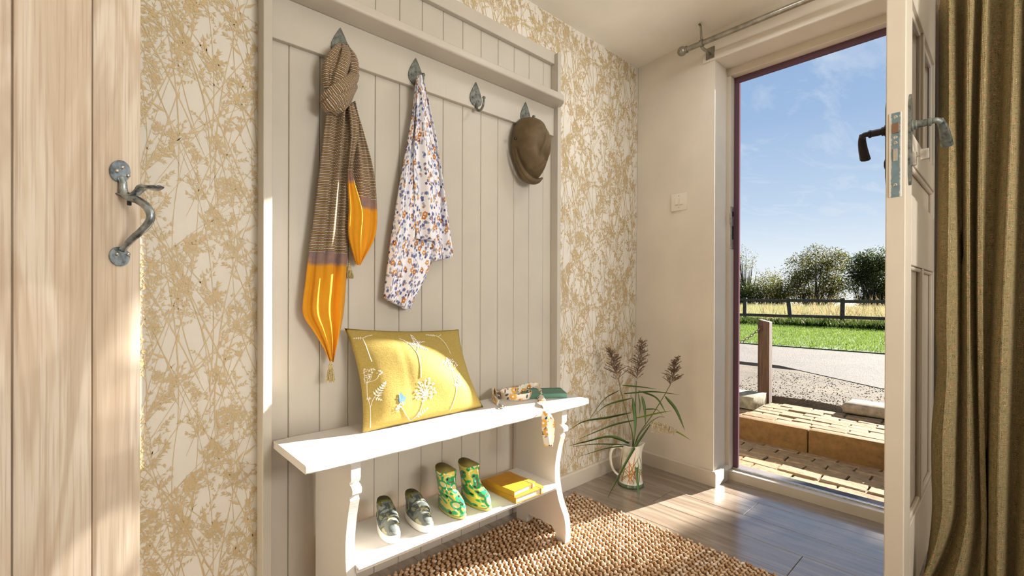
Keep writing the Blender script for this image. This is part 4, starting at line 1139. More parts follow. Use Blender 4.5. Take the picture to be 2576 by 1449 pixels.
def trainer(loc, rz, label):
    t = thing('trainer', label, 'shoe', (loc[0], loc[1], SHZ), rz)
    k = MB(); slices(k, [(0.0, 0.004, 0.146, 0.0265), (0.003, 0.0, 0.150, 0.0295), (0.020, -0.001, 0.150, 0.0300), (0.0225, 0.003, 0.147, 0.0285)], close_top=True); k.build('sole', m_rub, t, smooth=True, angle=40, local=True)
    up = [(0.0215, 0.003, 0.146, 0.0282), (0.030, 0.002, 0.143, 0.0288), (0.036, 0.002, 0.138, 0.0285), (0.042, 0.003, 0.130, 0.0280), (0.049, 0.004, 0.118, 0.0272), (0.057, 0.005, 0.106, 0.0262), (0.065, 0.004, 0.095, 0.0252), (0.073, 0.002, 0.083, 0.0245), (0.079, 0.003, 0.074, 0.0225),
          (0.0785, 0.008, 0.056, 0.0190), (0.060, 0.011, 0.055, 0.0185), (0.042, 0.012, 0.066, 0.019)]
    tl = lambda s, z: (0.008*max(0, 1-s/0.035) if z > 0.06 else 0)
    k = MB(); slices(k, up[:-3], ztilt=tl); k.build('upper', m_camo, t, smooth=True, local=True)
    k = MB(); slices(k, up[-4:], ztilt=tl, close_top=True); k.build('lining', m_lin, t, smooth=True, local=True)
    k = MB(); slices(k, [(0.048, 0.0125, 0.063, 0.0185), (0.047, 0.014, 0.062, 0.017)], 24, 0.9, close_top=True); k.build('insole_shade', m_dark, t, local=True)
    for s0, zt in ((0.071, 0.0785), (0.094, 0.0655)):
        k = MB(); rows = []
        for i in range(15):
            a = PI*(0.02+0.96*i/14); w = 0.0305*math.cos(a); z = 0.034+(zt-0.034)*math.sin(a)**0.7
            sh = s0+0.004*math.cos(a)-0.008*(1-math.sin(a)); wd = 0.0098 if 0 < i < 14 else 0.0080; z += 0.0035
            rows.append([(sh-wd, w, z+0.003), (sh+wd, w, z-0.0045), (sh+wd, w*0.9, z-0.0075), (sh-wd, w*0.9, z)])
        k.grid(rows, closed_u=True, cap0=True, cap1=True); k.build('strap', m_strap, t, smooth=True, angle=40, local=True)
    k = MB(); k.tube(spline([(0.100, -0.0285, 0.030), (0.112, -0.024, 0.040), (0.117, 0, 0.0465), (0.112, 0.024, 0.040), (0.100, 0.0285, 0.030)], 5), 0.0012, 5); k.build('toe_seam', m_lin, t, local=True)
    k = MB(); k.box((0.060, 0, 0.081), (0.024, 0.028, 0.005), rot=Matrix.Rotation(math.radians(18), 3, 'Y'), bev=0.0015); k.build('tongue', m_camo, t, local=True)
    return t
trainer((-1.636, -0.117, 0), math.radians(-103), 'camouflage trainer on the bench shelf nearest the left end panel')
trainer((-1.545, -0.128, 0), math.radians(-95), 'camouflage trainer standing next to the frog-print welly boots')
# frog-print wellies
m_frog = Mat('frog_print_rubber', (214, 196, 92), 0.12, spec=0.6)
uv = m_frog.n('ShaderNodeUVMap').outputs[0]
mpv = m_frog.mapped(scale=(15, 15, 1), src=uv)
vo = m_frog.n('ShaderNodeTexVoronoi', voronoi_dimensions='2D'); m_frog.link(mpv, vo.inputs['Vector']); vo.inputs['Scale'].default_value = 1.0; vo.inputs['Randomness'].default_value = 0.45
X, Y, _ = m_frog.sep(mpv); X0, Y0, _ = m_frog.sep(vo.outputs['Position']); R_, G_, B_ = m_frog.sep(vo.outputs['Color'])
a0 = (R_-0.5)*3.4; dx, dy = X-X0, Y-Y0
ex, ey = (dx*a0.cos()+dy*a0.sin())*0.74, (dy*a0.cos()-dx*a0.sin())*0.74
def ell(cx, cy, rx, ry): 
    return ((ex-cx)*(ex-cx)*(1/rx/rx)+(ey-cy)*(ey-cy)*(1/ry/ry)).lt(1.0)
body = ell(0, 0.17, 0.30, 0.17).max(ell(0, -0.13, 0.19, 0.22)).max(ell(-0.22, 0.30, 0.11, 0.11)).max(ell(0.22, 0.30, 0.11, 0.11))
body = body.max(ell(-0.30, -0.10, 0.16, 0.055)).max(ell(0.30, -0.10, 0.16, 0.055)).max(ell(-0.26, -0.34, 0.09, 0.11)).max(ell(0.26, -0.34, 0.09, 0.11))
belly = ell(0, -0.13, 0.11, 0.14); eyes = ell(-0.22, 0.30, 0.05, 0.06).max(ell(0.22, 0.30, 0.05, 0.06))
rm = ((ex*ex)*0.5+(ey-0.27)*(ey-0.27)).sqrt(); mouth = (rm-0.15).abs().lt(0.018)*ey.lt(0.20)*ex.abs().lt(0.17)
c = m_frog.mix(body, (214, 196, 92), (40, 158, 98)); c = m_frog.mix(belly, c, (222, 214, 150)); c = m_frog.mix(eyes, c, (58, 30, 26)); c = m_frog.mix(mouth, c, (150, 46, 34))
m_frog.base(c); m_frog.b.inputs['Coat Weight'].default_value = 0.6; m_frog = m_frog.m
m_wsole = plain('olive_gum_sole', (176, 170, 92), 0.35); m_win = plain('welly_lining', (128, 116, 54), 0.6)  # welly lining darkened so its colour suggests shade in the shaft
def welly(loc, rz, label, uo):
    t = thing('welly_boot', label, 'boot', (loc[0], loc[1], SHZ), rz)
    P = [(0.006, 0.003, 0.147, 0.0275), (0.020, 0.001, 0.150, 0.0290), (0.034, 0.002, 0.147, 0.0290), (0.044, 0.003, 0.140, 0.0285), (0.052, 0.004, 0.127, 0.0280), (0.059, 0.006, 0.112, 0.0275), (0.067, 0.007, 0.099, 0.0270), (0.078, 0.007, 0.089, 0.0272),
         (0.095, 0.004, 0.083, 0.0282), (0.115, 0.000, 0.081, 0.0298), (0.131, -0.003, 0.082, 0.0312), (0.1325, -0.0045, 0.0835, 0.0325), (0.140, -0.005, 0.084, 0.0328), (0.1415, -0.0035, 0.0825, 0.0313)]
    IN = [(0.1415, -0.0035, 0.0825, 0.0313), (0.139, -0.002, 0.080, 0.0295), (0.11, 0.004, 0.078, 0.0275), (0.075, 0.010, 0.085, 0.025)]
    tl = lambda s, z: ((0.004*(0.5-s/0.08)+0.008*((s-0.04)/0.04)**2-0.012)*max(0, (z-0.09)/0.05) if z > 0.09 else 0)
    uvf = lambda a, d: (a*0.036+uo, d+uo*2)
    k = MB(); slices(k, P, 32, 0.9, uvf, ztilt=tl); k.build('shaft', m_frog, t, smooth=True, angle=60, local=True)
    k = MB(); slices(k, IN, 32, 0.9, None, ztilt=tl, close_top=True); k.build('lining', m_win, t, smooth=True, local=True)
    k = MB(); slices(k, [(0.080, 0.010, 0.083, 0.0262), (0.079, 0.011, 0.082, 0.025)], 24, 0.9, close_top=True); k.build('insole_shade', m_dark, t, local=True)
    k = MB(); slices(k, [(0.0, 0.004, 0.147, 0.0265), (0.002, 0.0, 0.151, 0.0290), (0.008, 0.0, 0.152, 0.0298), (0.0095, 0.003, 0.149, 0.028)], 32, 0.9, close_top=True); k.build('sole', m_wsole, t, smooth=True, angle=40, local=True)
    return t
welly((-1.420, -0.128, 0), math.radians(-93), 'yellow and green frog-print welly boot beside the trainers', 0.013)
welly((-1.331, -0.139, 0), math.radians(-88), 'yellow and green frog-print welly boot beside the mustard notebooks', 0.151)

# ================================================================ jug of reeds
JC = onZ(1587, 1218, 0.0)
jg = thing('jug', 'cream ceramic jug painted with orange and green reeds in the corner', 'jug', tuple(JC))
m_jug = plain('cream_glaze', (236, 230, 214), 0.18, spec=0.6); m_jgreen = plain('green_glaze', (92, 112, 78), 0.2)
def jr(z): return float(np.interp(z, [0, 0.012, 0.02, 0.05, 0.10, 0.15, 0.19, 0.205], [0.0625, 0.0625, 0.0575, 0.0565, 0.0545, 0.0515, 0.0495, 0.0525]))
k = MB(); zs = [0.0165, 0.02, 0.035, 0.05, 0.075, 0.10, 0.125, 0.15, 0.17, 0.19, 0.2, 0.205]; n = 40; rows = []
def spout(a, z): 
    d = (a-math.atan2(rt[1], rt[0]) + PI) % (2*PI)-PI
    return 0.020*math.exp(-(d/0.30)**2)*max(0, (z-0.15)/0.055)
def jrow(rf, z): return [(JC[0]+(rf+spout(2*PI*i/n, z))*math.cos(2*PI*i/n), JC[1]+(rf+spout(2*PI*i/n, z))*math.sin(2*PI*i/n), z+0.3*spout(2*PI*i/n, z)) for i in range(n)]
rows = [jrow(jr(z), z) for z in zs]+[jrow(jr(z)-0.0045, z) for z in (0.205, 0.19, 0.1, 0.04)]
k.grid(rows, closed_u=True, cap0=True, cap1=True); k.build('body', m_jug, jg, smooth=True, angle=50)
k = MB(); k.lathe(tuple(JC), [(0.060, 0.0), (0.0635, 0.003), (0.0625, 0.012), (0.058, 0.0175)], 40); k.build('foot_band', m_jgreen, jg, smooth=True, angle=50)
hd = -np.array([rt[0], rt[1], 0])/math.hypot(rt[0], rt[1])
def hp(r, z): return (JC[0]+hd[0]*r, JC[1]+hd[1]*r, z)
k = MB(); k.tube(spline([hp(0.047, 0.185), hp(0.070, 0.193), hp(0.094, 0.180), hp(0.104, 0.150), hp(0.101, 0.110), hp(0.090, 0.075), hp(0.070, 0.052), hp(0.054, 0.045)], 5), [0.0105-0.003*i/35 for i in range(36)], 10, flat=(1.2, 0.75), up=(0, 0, 1)); k.build('handle', m_jug, jg, smooth=True)
facing = math.atan2(CAM[1]-JC[1], CAM[0]-JC[0])
def strokes(name, col, specs):
    k = MB()
    for a0, z0, a1, z1, w in specs:
        pts = []
        for i in range(9):
            t = i/8; a = facing+a0+(a1-a0)*t**1.5; z = z0+(z1-z0)*t; pts.append((a, z, w*math.sin(PI*(0.12+0.86*t))))
        rows = [[(JC[0]+(jr(z)+0.0006)*math.cos(a+s*ww/jr(z)), JC[1]+(jr(z)+0.0006)*math.sin(a+s*ww/jr(z)), z) for s in (-1, 1)] for a, z, ww in pts]
        k.grid(rows)
    k.build(name, plain(name+'_glaze', col, 0.2), jg)
rj = random.Random(8)
strokes('painted_reed', (196, 132, 66), [(rj.uniform(-1.6, 1.6), 0.022, rj.uniform(-1.6, 1.6), rj.uniform(0.10, 0.185), 0.0028) for _ in range(13)])
strokes('painted_leaf', (120, 136, 84), [(rj.uniform(-1.6, 1.6), rj.uniform(0.022, 0.09), rj.uniform(-1.6, 1.6), rj.uniform(0.08, 0.18), 0.0030) for _ in range(11)])

m_rl = Mat('reed_leaf_green', (66, 96, 52), 0.5, spec=0.3)
m_rl.base(m_rl.mix(m_rl.noise(m_rl.coord('Object'), 8, 2), (70, 104, 60), (118, 146, 82))); m_rl = m_rl.m
m_rl2 = plain('reed_leaf_lime', (150, 176, 64), 0.5)
m_stalk = plain('reed_stalk', (96, 106, 56), 0.6); m_pl = plain('reed_plume_brown', (112, 88, 72), 0.9, nscale=200, namt=0.3); m_pl2 = plain('reed_plume_cream', (206, 190, 158), 0.9, nscale=200, namt=0.2)
JD = float((JC-CAM) @ fw)
def at(px_, py_, dep=0.0):
    d = ray(px_, py_); return CAM+d*(JD+dep)
def reed(label, stalk, leaves, plume, pcol, seed, dep):
    t = thing('reed_stem', label, 'reed', tuple(JC+np.array([0, 0, 0.02])), group='reeds in the cream jug')
    r_ = random.Random(seed)
    k = MB(); base = JC+np.array([r_.uniform(-0.015, 0.015), r_.uniform(-0.015, 0.015), 0.05])
    pts = [base]+[at(a, b, dep*i/len(stalk)) for i, (a, b) in enumerate(stalk)]
    S_ = spline(pts, 5); k.tube(S_, [0.0028-0.0014*i/len(S_) for i in range(len(S_))], 6); k.build('stalk', m_stalk, t, smooth=True)
    for pl_, w, mm in leaves:
        left = min(p[0] for p in pl_) < 1500
        end = -0.20 if left else r_.uniform(-0.12, 0.0)
        if max(p[1] for p in pl_) > 1180: end = -0.16
        P = spline([at(a, b, end*(i/(len(pl_)-1))**1.0) for i, (a, b) in enumerate(pl_)], 8); m = len(P)
        rows = []
        for i, p in enumerate(P):
            tg = P[min(i+1, m-1)]-P[max(i-1, 0)]; tg = tg/np.linalg.norm(tg)
            sd_ = np.cross(tg, fw*0.75+np.array([0, 0, 0.65])); sd_ = sd_/np.linalg.norm(sd_); nn = np.cross(tg, sd_)
            f = i/(m-1); ww = 1.45*w*min(1, 0.35+3.2*f)*(1-f**2.2)**0.9+0.0002
            rows.append([p-sd_*ww, p-nn*ww*0.35, p+sd_*ww, p+nn*(-ww*0.35-0.0006)])
        k = MB(); k.grid(rows, closed_u=True, cap0=True, cap1=True); k.build('leaf', mm, t, smooth=True)
    if plume:
        k = MB(); (x0, y0), (x1, y1), spread, droop, n = plume
        for i in range(n):
            f = r_.random()**0.8; bx, by = x0+(x1-x0)*f, y0+(y1-y0)*f
            ln = spread*(1.05-0.75*f)*r_.uniform(0.55, 1.1); ang = r_.uniform(-1, 1)
            ex2, ey2 = bx+ang*ln*(0.3 if droop else 1.0), by+(y1-y0)/abs(y1-y0+1e-6)*ln*0.75*(1-abs(ang)*0.5)*(1 if not droop else -0.2)+droop*ln
            d0 = dep; d1 = dep+r_.uniform(-0.03, 0.03)
            p0, p2 = at(bx, by, d0), at(ex2, ey2, d1); p1 = at((bx+ex2)/2+ang*3, (by+ey2)/2-2, (d0+d1)/2)
            k.tube(spline([p0, p1, p2], 3), [0.0007, 0.0011, 0.0014, 0.0016, 0.0016, 0.0013, 0.0006], 4)
            for j in range(3):
                g = r_.uniform(0.4, 1.0); q = p0*(1-g)+p2*g; e = q+np.array([r_.uniform(-0.009, 0.009), r_.uniform(-0.009, 0.009), r_.uniform(-0.004, 0.012) if not droop else r_.uniform(-0.014, 0.0)])
                k.tube([q, (q+e)/2, e], [0.0005, 0.0012, 0.0003], 4)
        k.build('plume', pcol, t, smooth=True)
    return t
G1, G2 = m_rl, m_rl2
reed('reed with the tall dark plume at the left of the jug', [(1592, 1105), (1576, 1040), (1562, 985), (1556, 955)],
     [([(1583, 1115), (1535, 1098), (1470, 1112), (1432, 1122)], 0.0085, G1), ([(1588, 1038), (1530, 1050), (1470, 1060), (1428, 1085)], 0.0075, G1),
      ([(1560, 981), (1520, 1005), (1482, 1057)], 0.006, G1), ([(1578, 1119), (1500, 1117), (1440, 1124)], 0.004, G1), ([(1583, 1122), (1530, 1127), (1459, 1148)], 0.006, G1)],
     ((1556, 958), (1534, 880), 40, 0.0, 90), m_pl, 1, -0.02)
reed('reed with the tallest dark plume in the middle of the jug', [(1595, 1105), (1598, 1040), (1600, 985), (1601, 958)],
     [([(1597, 1057), (1540, 1070), (1455, 1105)], 0.0085, G1), ([(1592, 1001), (1530, 1018), (1490, 1050)], 0.0075, G1), ([(1565, 969), (1610, 973), (1652, 979)], 0.005, G1),
      ([(1606, 983), (1650, 1000), (1675, 1038)], 0.006, G1), ([(1615, 997), (1622, 1030), (1624, 1075)], 0.005, G1), ([(1600, 1126), (1603, 1200), (1611, 1283)], 0.0055, G1), ([(1592, 1002), (1598, 1060), (1595, 1110)], 0.006, G1)],
     ((1601, 962), (1615, 857), 44, 0.0, 100), m_pl, 2, 0.0)
reed('reed with the dark plume leaning right over the jug', [(1600, 1108), (1640, 1045), (1668, 1000), (1686, 968)],
     [([(1570, 990), (1640, 985), (1710, 993)], 0.005, G1), ([(1597, 1052), (1650, 1040), (1691, 1033)], 0.0055, G2), ([(1673, 997), (1700, 1030), (1723, 1083)], 0.006, G1),
      ([(1636, 1068), (1600, 1120), (1560, 1190), (1526, 1258)], 0.010, G1), ([(1606, 988), (1610, 1020), (1608, 1048)], 0.0055, G1)],
     ((1686, 972), (1704, 900), 36, 0.0, 90), m_pl, 3, -0.03)
reed('reed with the drooping cream plume over the jug spout', [(1602, 1108), (1630, 1068), (1655, 1050), (1672, 1049)],
     [([(1640, 1062), (1700, 1085), (1738, 1107)], 0.0055, G2), ([(1618, 1030), (1650, 1030), (1668, 1047)], 0.005, G1)], ((1645, 1055), (1702, 1080), 34, 0.95, 110), m_pl2, 4, -0.06)

# ================================================================ curtain
m_tw = Mat('olive_tweed', (116, 100, 64), 0.9, spec=0.1)
uvt = m_tw.n('ShaderNodeUVMap').outputs[0]; U, V, _ = m_tw.sep(uvt)
FQ = 330.0
ramp_w = [(0.30, (84, 76, 54)), (0.40, (126, 112, 78)), (0.50, (154, 136, 100)), (0.58, (100, 114, 78)), (0.65, (182, 114, 76)), (0.74, (196, 178, 142))]
wa_ = m_tw.cramp(m_tw.noise(m_tw.comb(U*FQ, V*38.0), 1.0, 1), ramp_w)
we_ = m_tw.cramp(m_tw.noise(m_tw.comb(U*46.0, V*FQ, 7.0), 1.0, 1), ramp_w)
su, sv = (U*FQ*3.1416).sin(), (V*FQ*3.1416).sin()
thr = m_tw.mix((su*sv).gt(0.0), wa_, we_)
big = m_tw.noise(m_tw.comb(U*140.0, V*4.0), 1.0, 2)
m_tw.base(m_tw.mix(m_tw.ramp(big, 0.3, 0.7)*0.35, thr, (126, 108, 74)))
hgt = (su*sv).abs()
m_tw.bump(hgt, 0.6, 0.002); m_tw = m_tw.m
cu_ = thing('curtain', 'heavy olive and orange tweed door curtain drawn back over the open front door', 'curtain', (-0.5, -1.5, 0))
k = MB(); NZ, NS = 60, 220
rows, uvs = [], []
Ltot = 0.62
zs = np.r_[np.linspace(0.012, 0.30, 16), np.linspace(0.34, 1.75, 26), np.linspace(1.80, 2.172, 12)]
valleys = [0.0, 0.072, 0.125, 0.166, 0.238, 0.318, 0.41, 0.51, 0.62]
for z in zs:
    tz = (z-0.95)/1.0
    row, uvr = [], []
    sw_ = min(1, max(0, (z-1.80)/0.34)); sw_ = sw_*sw_*(3-2*sw_)
    for j in range(NS):
        s = Ltot*j/(NS-1)
        i = min(len(valleys)-2, max(0, int(np.searchsorted(valleys, s, 'right'))-1))
        f = (s-valleys[i])/(valleys[i+1]-valleys[i]); wid = valleys[i+1]-valleys[i]
        y = -1.318-0.70*s - 0.010*math.sin(2*z+i*1.3)*min(1, s*8)-0.012*tz*(0.3+0.5*math.sin(i*2.2))*(s > 0.02)
        amp = wid*0.50
        x = -0.452 - amp*math.sqrt(max(0, 1-(2*f-1)**2)) + 0.03*(math.exp(-(f/0.07)**2)+math.exp(-((1-f)/0.07)**2)) - 0.008*math.sin(3.1*z+i*2.0)
        y += 0.012*math.sin(2*PI*f)*-1
        # the hem catches on the floor: folds slump and swell
        h = max(0, (0.34-z)/0.34)
        y += 0.085*h**1.5*math.exp(-((s-0.06)/0.07)**2) - 0.0*h
        x -= 0.05*h*h*math.sin(PI*f)
        y -= 0.010*math.exp(-((z-0.72)/0.12)**2)*math.exp(-(s/0.05)**2)
        y += 0.012*math.exp(-((z-0.55)/0.35)**2)*math.exp(-(s/0.06)**2)
        x += 0.385*sw_
        row.append((x, y, z)); uvr.append((s*1.9, z))
    rows.append(row); uvs.append(uvr)
mr = rows[len(rows)//2]; ul = np.r_[0, np.cumsum([math.hypot(b[0]-a[0], b[1]-a[1]) for a, b in zip(mr[:-1], mr[1:])])]
uvs = [[(float(ul[j]), r[j][2]) for j in range(NS)] for r in rows]
nb = [[(p[0]+0.004, p[1]+0.0, p[2]) for p in r] for r in rows]
allr = [r+b[::-1] for r, b in zip(rows, nb)]; alluv = [a+a[::-1] for a in uvs]
k.grid(allr, closed_u=True, cap0=False, cap1=False, uv=alluv); k.build('cloth', m_tw, cu_, smooth=True)
for i in range(9):
    y = -1.34-0.05*i; k = MB()
    k.tube([(PX+0.019*math.cos(a), y, PZ-0.004+0.019*math.sin(a)) for a in np.linspace(0, 2*PI, 17)], 0.0018, 6, cap=False)
    k.build('curtain_ring', m_pole, cu_, smooth=True)

def dk(c, f=0.68): return tuple(v*f for v in c)

# ================================================================ outdoors: sunken brick court, step, post and chain, lane, verge, fence, trees
def brickmat(name, cols):
    m = Mat(name, cols[0], 0.9, spec=0.15)
    oi = m.n('ShaderNodeObjectInfo'); rnd = E(m, oi.outputs['Random'])
    g = m.coord('Object'); sh = m.comb(rnd*13.0, rnd*7.0, 0.0)
    vv = m.n('ShaderNodeVectorMath', operation='ADD'); m.link(g, vv.inputs[0]); m.link(sh, vv.inputs[1])
    n = m.noise(vv.outputs[0], 22, 5, 0.65)
    c = m.cramp(rnd, [(0.0, cols[0]), (0.5, cols[1]), (1.0, cols[2])])
    m.base(m.mix(m.ramp(n, 0.35, 0.75)*0.75, c, cols[3])); m.bump(n, 0.7, 0.01); return m.m
m_brick = brickmat('worn_buff_brick', [dk((196, 158, 112)), dk((206, 172, 128)), dk((186, 140, 98)), dk((132, 100, 68))])
m_riser = brickmat('ochre_step_stone', [dk((168, 124, 66)), dk((176, 132, 74)), dk((160, 116, 62)), dk((112, 80, 42))])
m_earth = plain('sandy_earth_joint', dk((150, 122, 86)), 0.95, nscale=40, namt=0.3)
LZ, UZ = -0.15, 0.012
RXX = 1.445
def bricks(base, x0, x1, y0, y1, z, bl, bw, seed):
    r_ = random.Random(seed); protos = []
    for v in range(3):
        k = MB(); k.box((0, 0, -0.02), (bw-0.005, bl-0.006, 0.04), bev=0.006, seg=1)
        k.v = [(a+r_.uniform(-0.003, 0.003), b+r_.uniform(-0.004, 0.004), c+(r_.uniform(-0.003, 0.002) if c > -0.01 else 0)) for a, b, c in k.v]
        o = k.build('brick', m_brick, base, local=True); protos.append(o)
    used = set(); x = x0; i = 0
    while x < x1-0.03:
        y = y0-(bl/2 if i % 2 else 0)-r_.uniform(0, 0.05)
        while y < y1:
            v = r_.randrange(3)
            if v not in used: o = protos[v]; used.add(v)
            else: o = protos[v].copy(); COL.objects.link(o)
            o.parent = base
            o.location = (x+bw/2, y+bl/2, z+r_.uniform(-0.006, 0.004)-base.location[2]); o.rotation_euler = (r_.uniform(-0.02, 0.02), r_.uniform(-0.03, 0.03), r_.uniform(-0.025, 0.025))
            y += bl
        x += bw; i += 1
ct_ = boxpart('brick_court', (0.262, -1.7, LZ-0.12), (RXX, 0.9, LZ-0.014), m_earth); tag(ct_, kind='structure')
bricks(ct_, 0.27, RXX-0.02, -1.35, 0.62, LZ, 0.228, 0.111, 3)
st_ = boxpart('brick_step', (RXX+0.05, -1.8, LZ-0.12), (2.9, 1.1, UZ-0.014), m_earth); tag(st_, kind='structure')
bricks(st_, RXX+0.095, 2.18, -1.35, 0.80, UZ, 0.228, 0.108, 4)
r_ = random.Random(6); ys = [-1.75, -1.40, -0.97, -0.505, -0.02, 0.46, 0.95]
for a, b in zip(ys[:-1], ys[1:]):
    k = MB(); k.box((RXX+0.045, (a+b)/2, (LZ-0.1+UZ)/2), (0.095, b-a-0.004, UZ-LZ+0.1), bev=0.010, seg=2)
    k.v = [(p[0]+r_.uniform(-0.003, 0.003), p[1], p[2]+r_.uniform(-0.002, 0.002)) for p in k.v]
    k.build('riser_block', m_riser, st_, smooth=True, angle=50)
boxpart('retaining_wall', (0.262, 0.9, LZ-0.12), (3.2, 1.1, 0.10), m_riser, st_)
# worn kerb stone by the post
m_conc = plain('lichened_concrete', dk((178, 168, 138)), 0.95, nscale=30, namt=0.2)
k = MB(); k.box2((1.74, -0.045, UZ-0.003), (2.045, 0.42, 0.118), 0.012, 2); k.v = [(a+random.uniform(-0.006, 0.006), b+random.uniform(-0.006, 0.006), c+random.uniform(-0.004, 0.004)) for a, b, c in k.v]
tag(k.build('kerb_stone', m_conc, smooth=True, angle=50), 'chipped pale concrete kerb block at the foot of the wooden post', 'kerb stone')
k = MB(); k.box2((2.21, -0.98, UZ-0.005), (2.52, -0.54, 0.088), 0.022, 2); k.v = [(a+random.uniform(-0.01, 0.01), b+random.uniform(-0.01, 0.01), c+random.uniform(-0.006, 0.004)) for a, b, c in k.v]
tag(k.build('kerb_stone', plain('worn_sandstone', dk((196, 172, 138)), 0.95, nscale=24, namt=0.15), smooth=True, angle=60), 'rounded sandstone kerb lying at the edge of the gravel', 'kerb stone')
# post and chain
m_post = Mat('weathered_oak_post', (112, 76, 48), 0.85)
pz = m_post.noise(m_post.mapped('Object', (40, 40, 3)), 1.0, 4); lg = m_post.noise(m_post.mapped('Object', (6, 6, 6)), 1.0, 3)
m_post.base(m_post.mix(m_post.ramp(lg, 0.55, 0.7)*0.6, m_post.cramp(pz, [(0.3, dk((72, 46, 30))), (0.6, dk((124, 84, 54))), (0.8, dk((150, 124, 96)))]), dk((112, 108, 40)))); m_post.bump(pz, 0.6, 0.006); m_post = m_post.m
pt = thing('gate_post', 'short square weathered wooden post beside the brick step', 'post', (2.16, 0.012, 0.0))
k = MB(); k.box2((2.115, -0.038, UZ-0.02), (2.205, 0.056, 0.742), 0.010, 2); k.v = [(a, b, c+(0.012*math.sin(b*60) if c > 0.7 else 0)) for a, b, c in k.v]; k.build('shaft', m_post, pt)
k = MB(); k.box2((2.108, 0.012, 0.645), (2.117, 0.050, 0.690), 0.002); k.build('chain_plate', plain('rusty_iron', dk((108, 66, 44)), 0.8, 0.4, nscale=80, namt=0.3), pt)
m_chain = plain('galvanised_chain', dk((176, 166, 150)), 0.45, 0.7)
ch = thing('chain', 'galvanised chain sagging from the wooden post', 'chain', (2.1, 0.3, 0.5))
pts = spline([(2.100, 0.030, 0.667), (2.098, 0.12, 0.585), (2.095, 0.22, 0.512), (2.092, 0.36, 0.45), (2.09, 0.55, 0.42)], 14); d = np.r_[0, np.cumsum([np.linalg.norm(b-a) for a, b in zip(pts[:-1], pts[1:])])]
nl = int(d[-1]/0.026); P3 = np.array(pts)
for i in range(nl):
    t = (i+0.5)*0.026; c = np.array([np.interp(t, d, P3[:, q]) for q in range(3)]); c2 = np.array([np.interp(t+0.004, d, P3[:, q]) for q in range(3)])
    tg = (c2-c)/np.linalg.norm(c2-c); sd_ = np.cross(tg, (1, 0, 0)); sd_ /= np.linalg.norm(sd_); ot = np.cross(tg, sd_); w_ = sd_ if i % 2 else ot
    k = MB(); k.tube([c+tg*0.018*math.cos(a)+w_*0.0095*math.sin(a) for a in np.linspace(0, 2*PI, 11)], 0.0034, 5, cap=False); k.build('link', m_chain, ch, smooth=True)

# ground strips
def ground(name, poly, z, m, kind='structure', th=0.25):
    k = MB(); k.prism(poly, lambda a, b, d: (a, b, d), z-th, z); return tag(k.build(name, m), kind=kind)
def gravelmat(name, c0, c1, c2, sc):
    m = Mat(name, c0, 0.95, spec=0.15); g = m.coord('Object')
    a = m.noise(g, 1.6, 5, 0.65); b = m.noise(g, sc, 4, 0.75)
    m.base(m.mix(m.ramp(b, 0.35, 0.7), m.mix(m.ramp(a, 0.35, 0.65), c0, c1), c2)); m.bump(b, 0.9, 0.02); return m.m
m_road = gravelmat('tarmac', dk((158, 150, 144)), dk((174, 164, 152)), dk((132, 124, 118)), 60)
m_grav = gravelmat('dusty_gravel', dk((186, 168, 144)), dk((140, 128, 114)), dk((112, 102, 90)), 60)
m_soil = plain('meadow_soil', dk((150, 138, 84)), 0.95, nscale=3, namt=0.2); m_turf = plain('turf_soil', dk((84, 112, 36)), 0.95, nscale=4, namt=0.2)
ground('forecourt', [(2.26, 3.0), (2.20, 0.35), (2.28, 0.0), (2.34, -0.3), (2.26, -0.55), (2.46, -0.98), (2.5, -6), (4.1, -6), (4.1, 3.0)], 0.052, m_grav)
ground('road', [(4.62, 9), (4.35, 0.55), (4.06, 0.2), (3.45, -0.6), (3.0, -6), (6.95, -6), (6.95, 9)], 0.058, m_road)
ground('side_ground', [(3.2, 1.1), (3.2, 9), (4.7, 9), (4.7, 1.1)], 0.054, m_grav)
ground('verge', [(6.92, -6), (13.4, -6), (13.4, 12), (6.92, 12)], 0.075, m_turf)
ground('field', [(13.4, -60), (150, -60), (150, 90), (13.4, 90)], 0.06, m_soil)
k = MB(); rg_ = random.Random(12)
for i in range(1800):
    t = rg_.random(); x = 2.28+rg_.random()**1.5*1.6; y = rg_.uniform(-1.4, 0.5); s = rg_.uniform(0.003, 0.008)
    k.blob((x, y, 0.052+s*0.2), (s, s*rg_.uniform(0.7, 1), s*0.6), 5, 3, R=Matrix.Rotation(rg_.uniform(0, 3), 3, 'Z'))
tag(k.build('gravel', m_grav, smooth=True), kind='stuff')

def blades(name, n, xr, yr, z, h, w, cols, seed, lean=0.4, mat_=None, dens=None):
    r_ = np.random.RandomState(seed)
    x = r_.uniform(*xr, n); y = r_.uniform(*yr, n)
    if dens: keep = dens(x, y, r_); x, y = x[keep], y[keep]; n = len(x)
    hh = h*r_.uniform(0.5, 1.25, n); a = r_.uniform(0, 2*PI, n); ln = lean*hh*r_.uniform(0.1, 1, n); b = r_.uniform(0, 2*PI, n)
    p0 = np.stack([x-np.cos(a)*w, y-np.sin(a)*w, np.full(n, z)], 1); p1 = np.stack([x+np.cos(a)*w, y+np.sin(a)*w, np.full(n, z)], 1)
    p2 = np.stack([x+np.cos(b)*ln, y+np.sin(b)*ln, z+hh], 1)
    v = np.stack([p0, p1, p2], 1).reshape(-1, 3); f = np.arange(3*n).reshape(-1, 3)
    me = bpy.data.meshes.new(name); me.from_pydata(v.tolist(), [], f.tolist())
    at_ = me.attributes.new('tint', 'FLOAT', 'POINT'); at_.data.foreach_set('value', np.repeat(r_.uniform(0, 1, n), 3).astype(np.float32))
    me.materials.append(mat_ or leafmat(name+'_mat', cols)); o = bpy.data.objects.new(name, me); COL.objects.link(o); return tag(o, kind='stuff')
